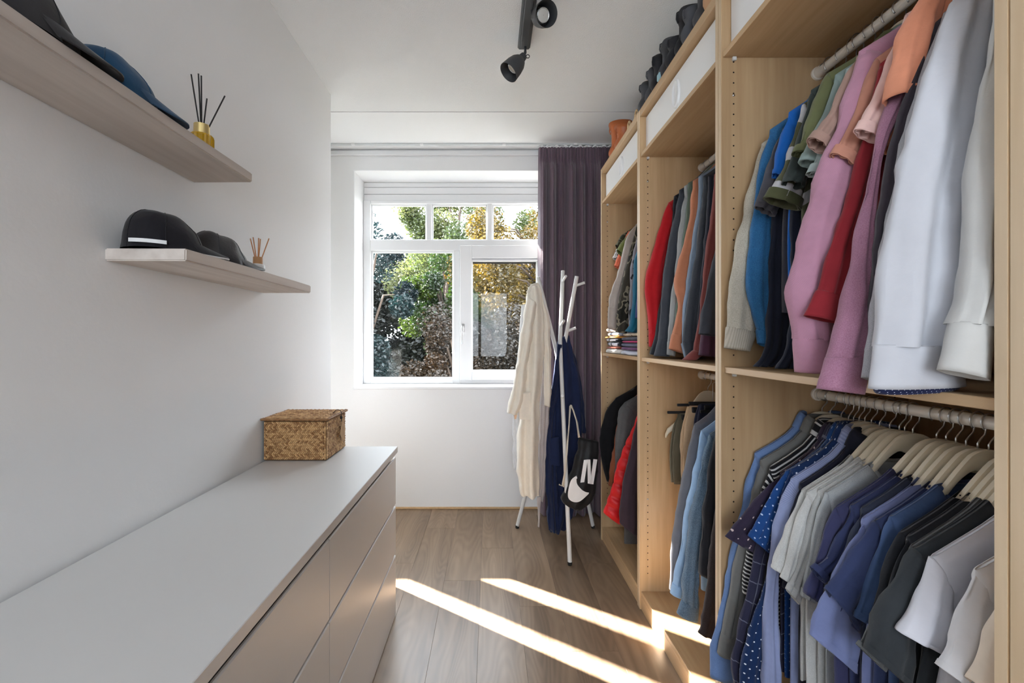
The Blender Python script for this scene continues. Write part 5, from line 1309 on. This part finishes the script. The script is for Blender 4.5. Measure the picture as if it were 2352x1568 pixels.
boot(.728, 1.46, 'sand suede boot at the top edge of the photo', M_tan2, M_sol, h=.19, group='light boots on top of the wardrobes')
boot(.735, 2.66, 'tall tan leather boot with flared shaft, first above the curtain', M_tan, plain('brown_sole', C(90,56,36), .6), h=.225, wd=.05, rot=-.2, shaft=1.2, group='brown boots on top of the far wardrobe')
boot(.74, 2.545, 'tan leather ankle boot with laces behind the tall one', M_tan, plain('brown_sole', C(90,56,36), .6), h=.16, wd=.045, rot=.1, shaft=1.1, group='brown boots on top of the far wardrobe')
# sandals with buckled straps standing between brown and dark boots
def sandal(x, y, label):
    r = thing('sandal', (x, y, HT), label, 'sandal', 'strappy sandals on top of the far wardrobe')
    vs = []; sf = []; ns = 24
    for (z, g_) in ((0,.97),(.008,1.02),(.022,1.0)):
        for k in range(ns):
            a = 2*PI*k/ns; q = (1-math.cos(a))/2; vs.append((x+.25*q, y+(.034+.010*q)*g_*math.copysign(abs(math.sin(a))**.75, math.sin(a)), HT+z))
    for i in range(2):
        for k in range(ns): k2 = (k+1) % ns; sf.append((i*ns+k, i*ns+k2, (i+1)*ns+k2, (i+1)*ns+k))
    sf.append(tuple(range(ns))[::-1]); sf.append(tuple(2*ns+k for k in range(ns)))
    mk('sole', vs, sf, plain('cork_sole', C(150,110,76), .8), r, sharp=40)
    M_st = plain('sand_strap', C(196,166,126), .6)
    for (u, hh, tl) in ((.03,.085,.02),(.05,.11,.0),(.13,.055,0),(.18,.05,0)):
        pts = [(x+u+tl*math.sin(PI*i/14), y+.036*math.cos(PI*i/14), HT+.015+hh*math.sin(PI*i/14)) for i in range(15)]
        mk('strap', *tubev(pts, .005, 8), M_st, r)
sandal(.722, 2.42, 'pale strappy sandal next to the tan ankle boot'); sandal(.722, 2.30, 'pale strappy sandal nearer the dark boots')
# ================================================================ garden beyond the window
gnd = struct(box('ground', -40, 30, 3.9, 60, -3.2, -3.0, plain('dry_lawn', C(78,78,66), .95), b=0), 'lawn below the window')
def leafmat(name, cols, trans=.35):
    m, nt, p, L = nmat(name)
    a = nt.nodes.new('ShaderNodeAttribute'); a.attribute_name = 'tint'
    r = nt.nodes.new('ShaderNodeValToRGB'); e = r.color_ramp.elements
    e[0].color = cols[0]; e[0].position = 0; e[1].color = cols[-1]; e[1].position = 1
    for i, c in enumerate(cols[1:-1]): x = e.new((i+1)/(len(cols)-1)); x.color = c
    hv = nt.nodes.new('ShaderNodeHueSaturation'); hv.inputs['Value'].default_value = .19; L(r.outputs[0], hv.inputs['Color'])
    L(a.outputs['Fac'], r.inputs[0])
    d = nt.nodes.new('ShaderNodeBsdfDiffuse'); t = nt.nodes.new('ShaderNodeBsdfTranslucent'); g = nt.nodes.new('ShaderNodeBsdfGlossy'); g.inputs['Roughness'].default_value = .4
    ms = nt.nodes.new('ShaderNodeMixShader'); ms.inputs[0].default_value = trans; ms2 = nt.nodes.new('ShaderNodeMixShader'); ms2.inputs[0].default_value = .04
    L(hv.outputs[0], d.inputs[0]); L(hv.outputs[0], t.inputs[0]); L(d.outputs[0], ms.inputs[1]); L(t.outputs[0], ms.inputs[2]); L(ms.outputs[0], ms2.inputs[1]); L(g.outputs[0], ms2.inputs[2])
    L(ms2.outputs[0], nt.nodes['Material Output'].inputs[0]); nt.nodes.remove(p)
    return m
M_bark = plain('bark', C(66,54,44), .95, bump=(30,.6,4))
def tree(x, y, zc, rx, rz, n, size, mat, label, seed, blobs=26, name='tree'):
    rnd = random.Random(seed)
    t = thing(name, (x, y, -3.0), label, 'tree', 'trees beyond the window')
    br = MB(); br.tube([(x,y,-3.05),(x+.08,y,-1.5),(x-.04,y,zc-rz*.4),(x+.05,y,zc+rz*.5)], [.16,.13,.09,.03], 8)
    bl = []
    for i in range(blobs):
        while True:
            v = Vector((rnd.uniform(-1,1), rnd.uniform(-1,1), rnd.uniform(-1,1)))
            if v.length < 1: break
        c = Vector((x+v.x*rx, y+v.y*rx*.7, zc+v.z*rz)); bl.append((c, rnd.uniform(.25,.5)*min(rx, rz)*.75, rnd.random()))
        if i % 2 == 0: br.tube([(x, y, zc+(v.z-.5)*rz*.6-.1), tuple((Vector((x,y,c.z-.3))+c)/2+Vector((0,0,.1))), tuple(c)], [.035,.022,.008], 5)
    br.build('trunk', M_bark, t)
    vs = []; fs = []; tint = []
    for i in range(n):
        c, r, tt = bl[rnd.randrange(blobs)]
        v = Vector((rnd.gauss(0,1), rnd.gauss(0,1), rnd.gauss(0,1))).normalized()*r*rnd.random()**.4
        p = c+v; a = Vector((rnd.gauss(0,1), rnd.gauss(0,1), rnd.gauss(0,.6))).normalized(); b = a.cross(Vector((rnd.gauss(0,1), rnd.gauss(0,1), rnd.gauss(0,1)))).normalized()
        s_ = size*rnd.uniform(.6,1.3); k = len(vs); cu = a.cross(b)*s_*.12
        vs += [p-a*s_, p-a*s_*.1-b*s_*.55+cu, p+a*s_, p-a*s_*.1+b*s_*.55+cu]; fs += [(k,k+1,k+2),(k,k+2,k+3)]
        q = min(1, max(0, tt*.7+rnd.random()*.3)); tint += [q]*4
    o = mk('foliage', vs, fs, mat, t, smooth=False); o['kind'] = 'stuff'
    at = o.data.attributes.new('tint', 'FLOAT', 'POINT'); at.data.foreach_set('value', tint)
    return t
ML_teal = leafmat('leaves_dark_teal', [C(14,34,40), C(24,60,66), C(40,86,84)])
ML_green = leafmat('leaves_green', [C(28,58,22), C(70,110,30), C(128,160,46)])
ML_pale = leafmat('leaves_pale_green', [C(110,140,70), C(160,180,100), C(196,200,130)], .5)
ML_yel = leafmat('leaves_autumn_yellow', [C(90,80,24), C(176,140,40), C(214,180,70)])
ML_brown = leafmat('leaves_brown', [C(40,36,24), C(76,60,36), C(120,84,44)], .2)
ML_dark = leafmat('hedge_dark', [C(14,22,16), C(28,40,24), C(48,54,28)], .2)
tree(-2.5, 8.4, 1.1, 1.15, 2.9, 42000, .036, ML_teal, 'dark teal-green tree filling the left of the window view', 1, 44)
tree(-1.0, 9.6, 1.9, 1.0, 1.3, 26000, .036, ML_green, 'bright green tree in the middle of the left pane', 2, 34)
tree(-1.0, 13.5, 4.3, 2.3, 1.9, 34000, .05, ML_pale, 'pale sunlit green tree standing far behind', 3)
tree(1.2, 9.2, 2.8, 1.8, 1.5, 40000, .036, ML_yel, 'yellow autumn tree behind the casement pane', 4, 44)
tree(-.55, 7.9, .2, 1.2, 1.5, 40000, .032, ML_brown, 'brown leafed shrub low in the window view', 5, 40, name='shrub')
tree(.95, 7.5, .5, 1.2, 1.4, 36000, .032, ML_brown, 'copper-brown shrub beneath the yellow tree', 6, 40, name='shrub')
tree(-8.4, 9.0, 6.2, .52, 3.4, 26000, .05, ML_green, 'unseen slim poplar added left of the view to shade the window', 7, 60)  # out of view, added to keep most direct sun off the main window
hx = [(-4.5,15.5,1.2),(-2.0,16,1.6),(.5,16,1.8),(3.0,15.5,1.4)]
for i, (a, b, c) in enumerate(hx):
    tree(a, b, c, 2.3, 3.2, 26000, .09, ML_dark, ['dark hedge tree far left behind the teal one', 'dark hedge tree behind the green one', 'dark hedge tree behind the yellow one', 'dark hedge tree behind the curtain side'][i], 20+i, 70)
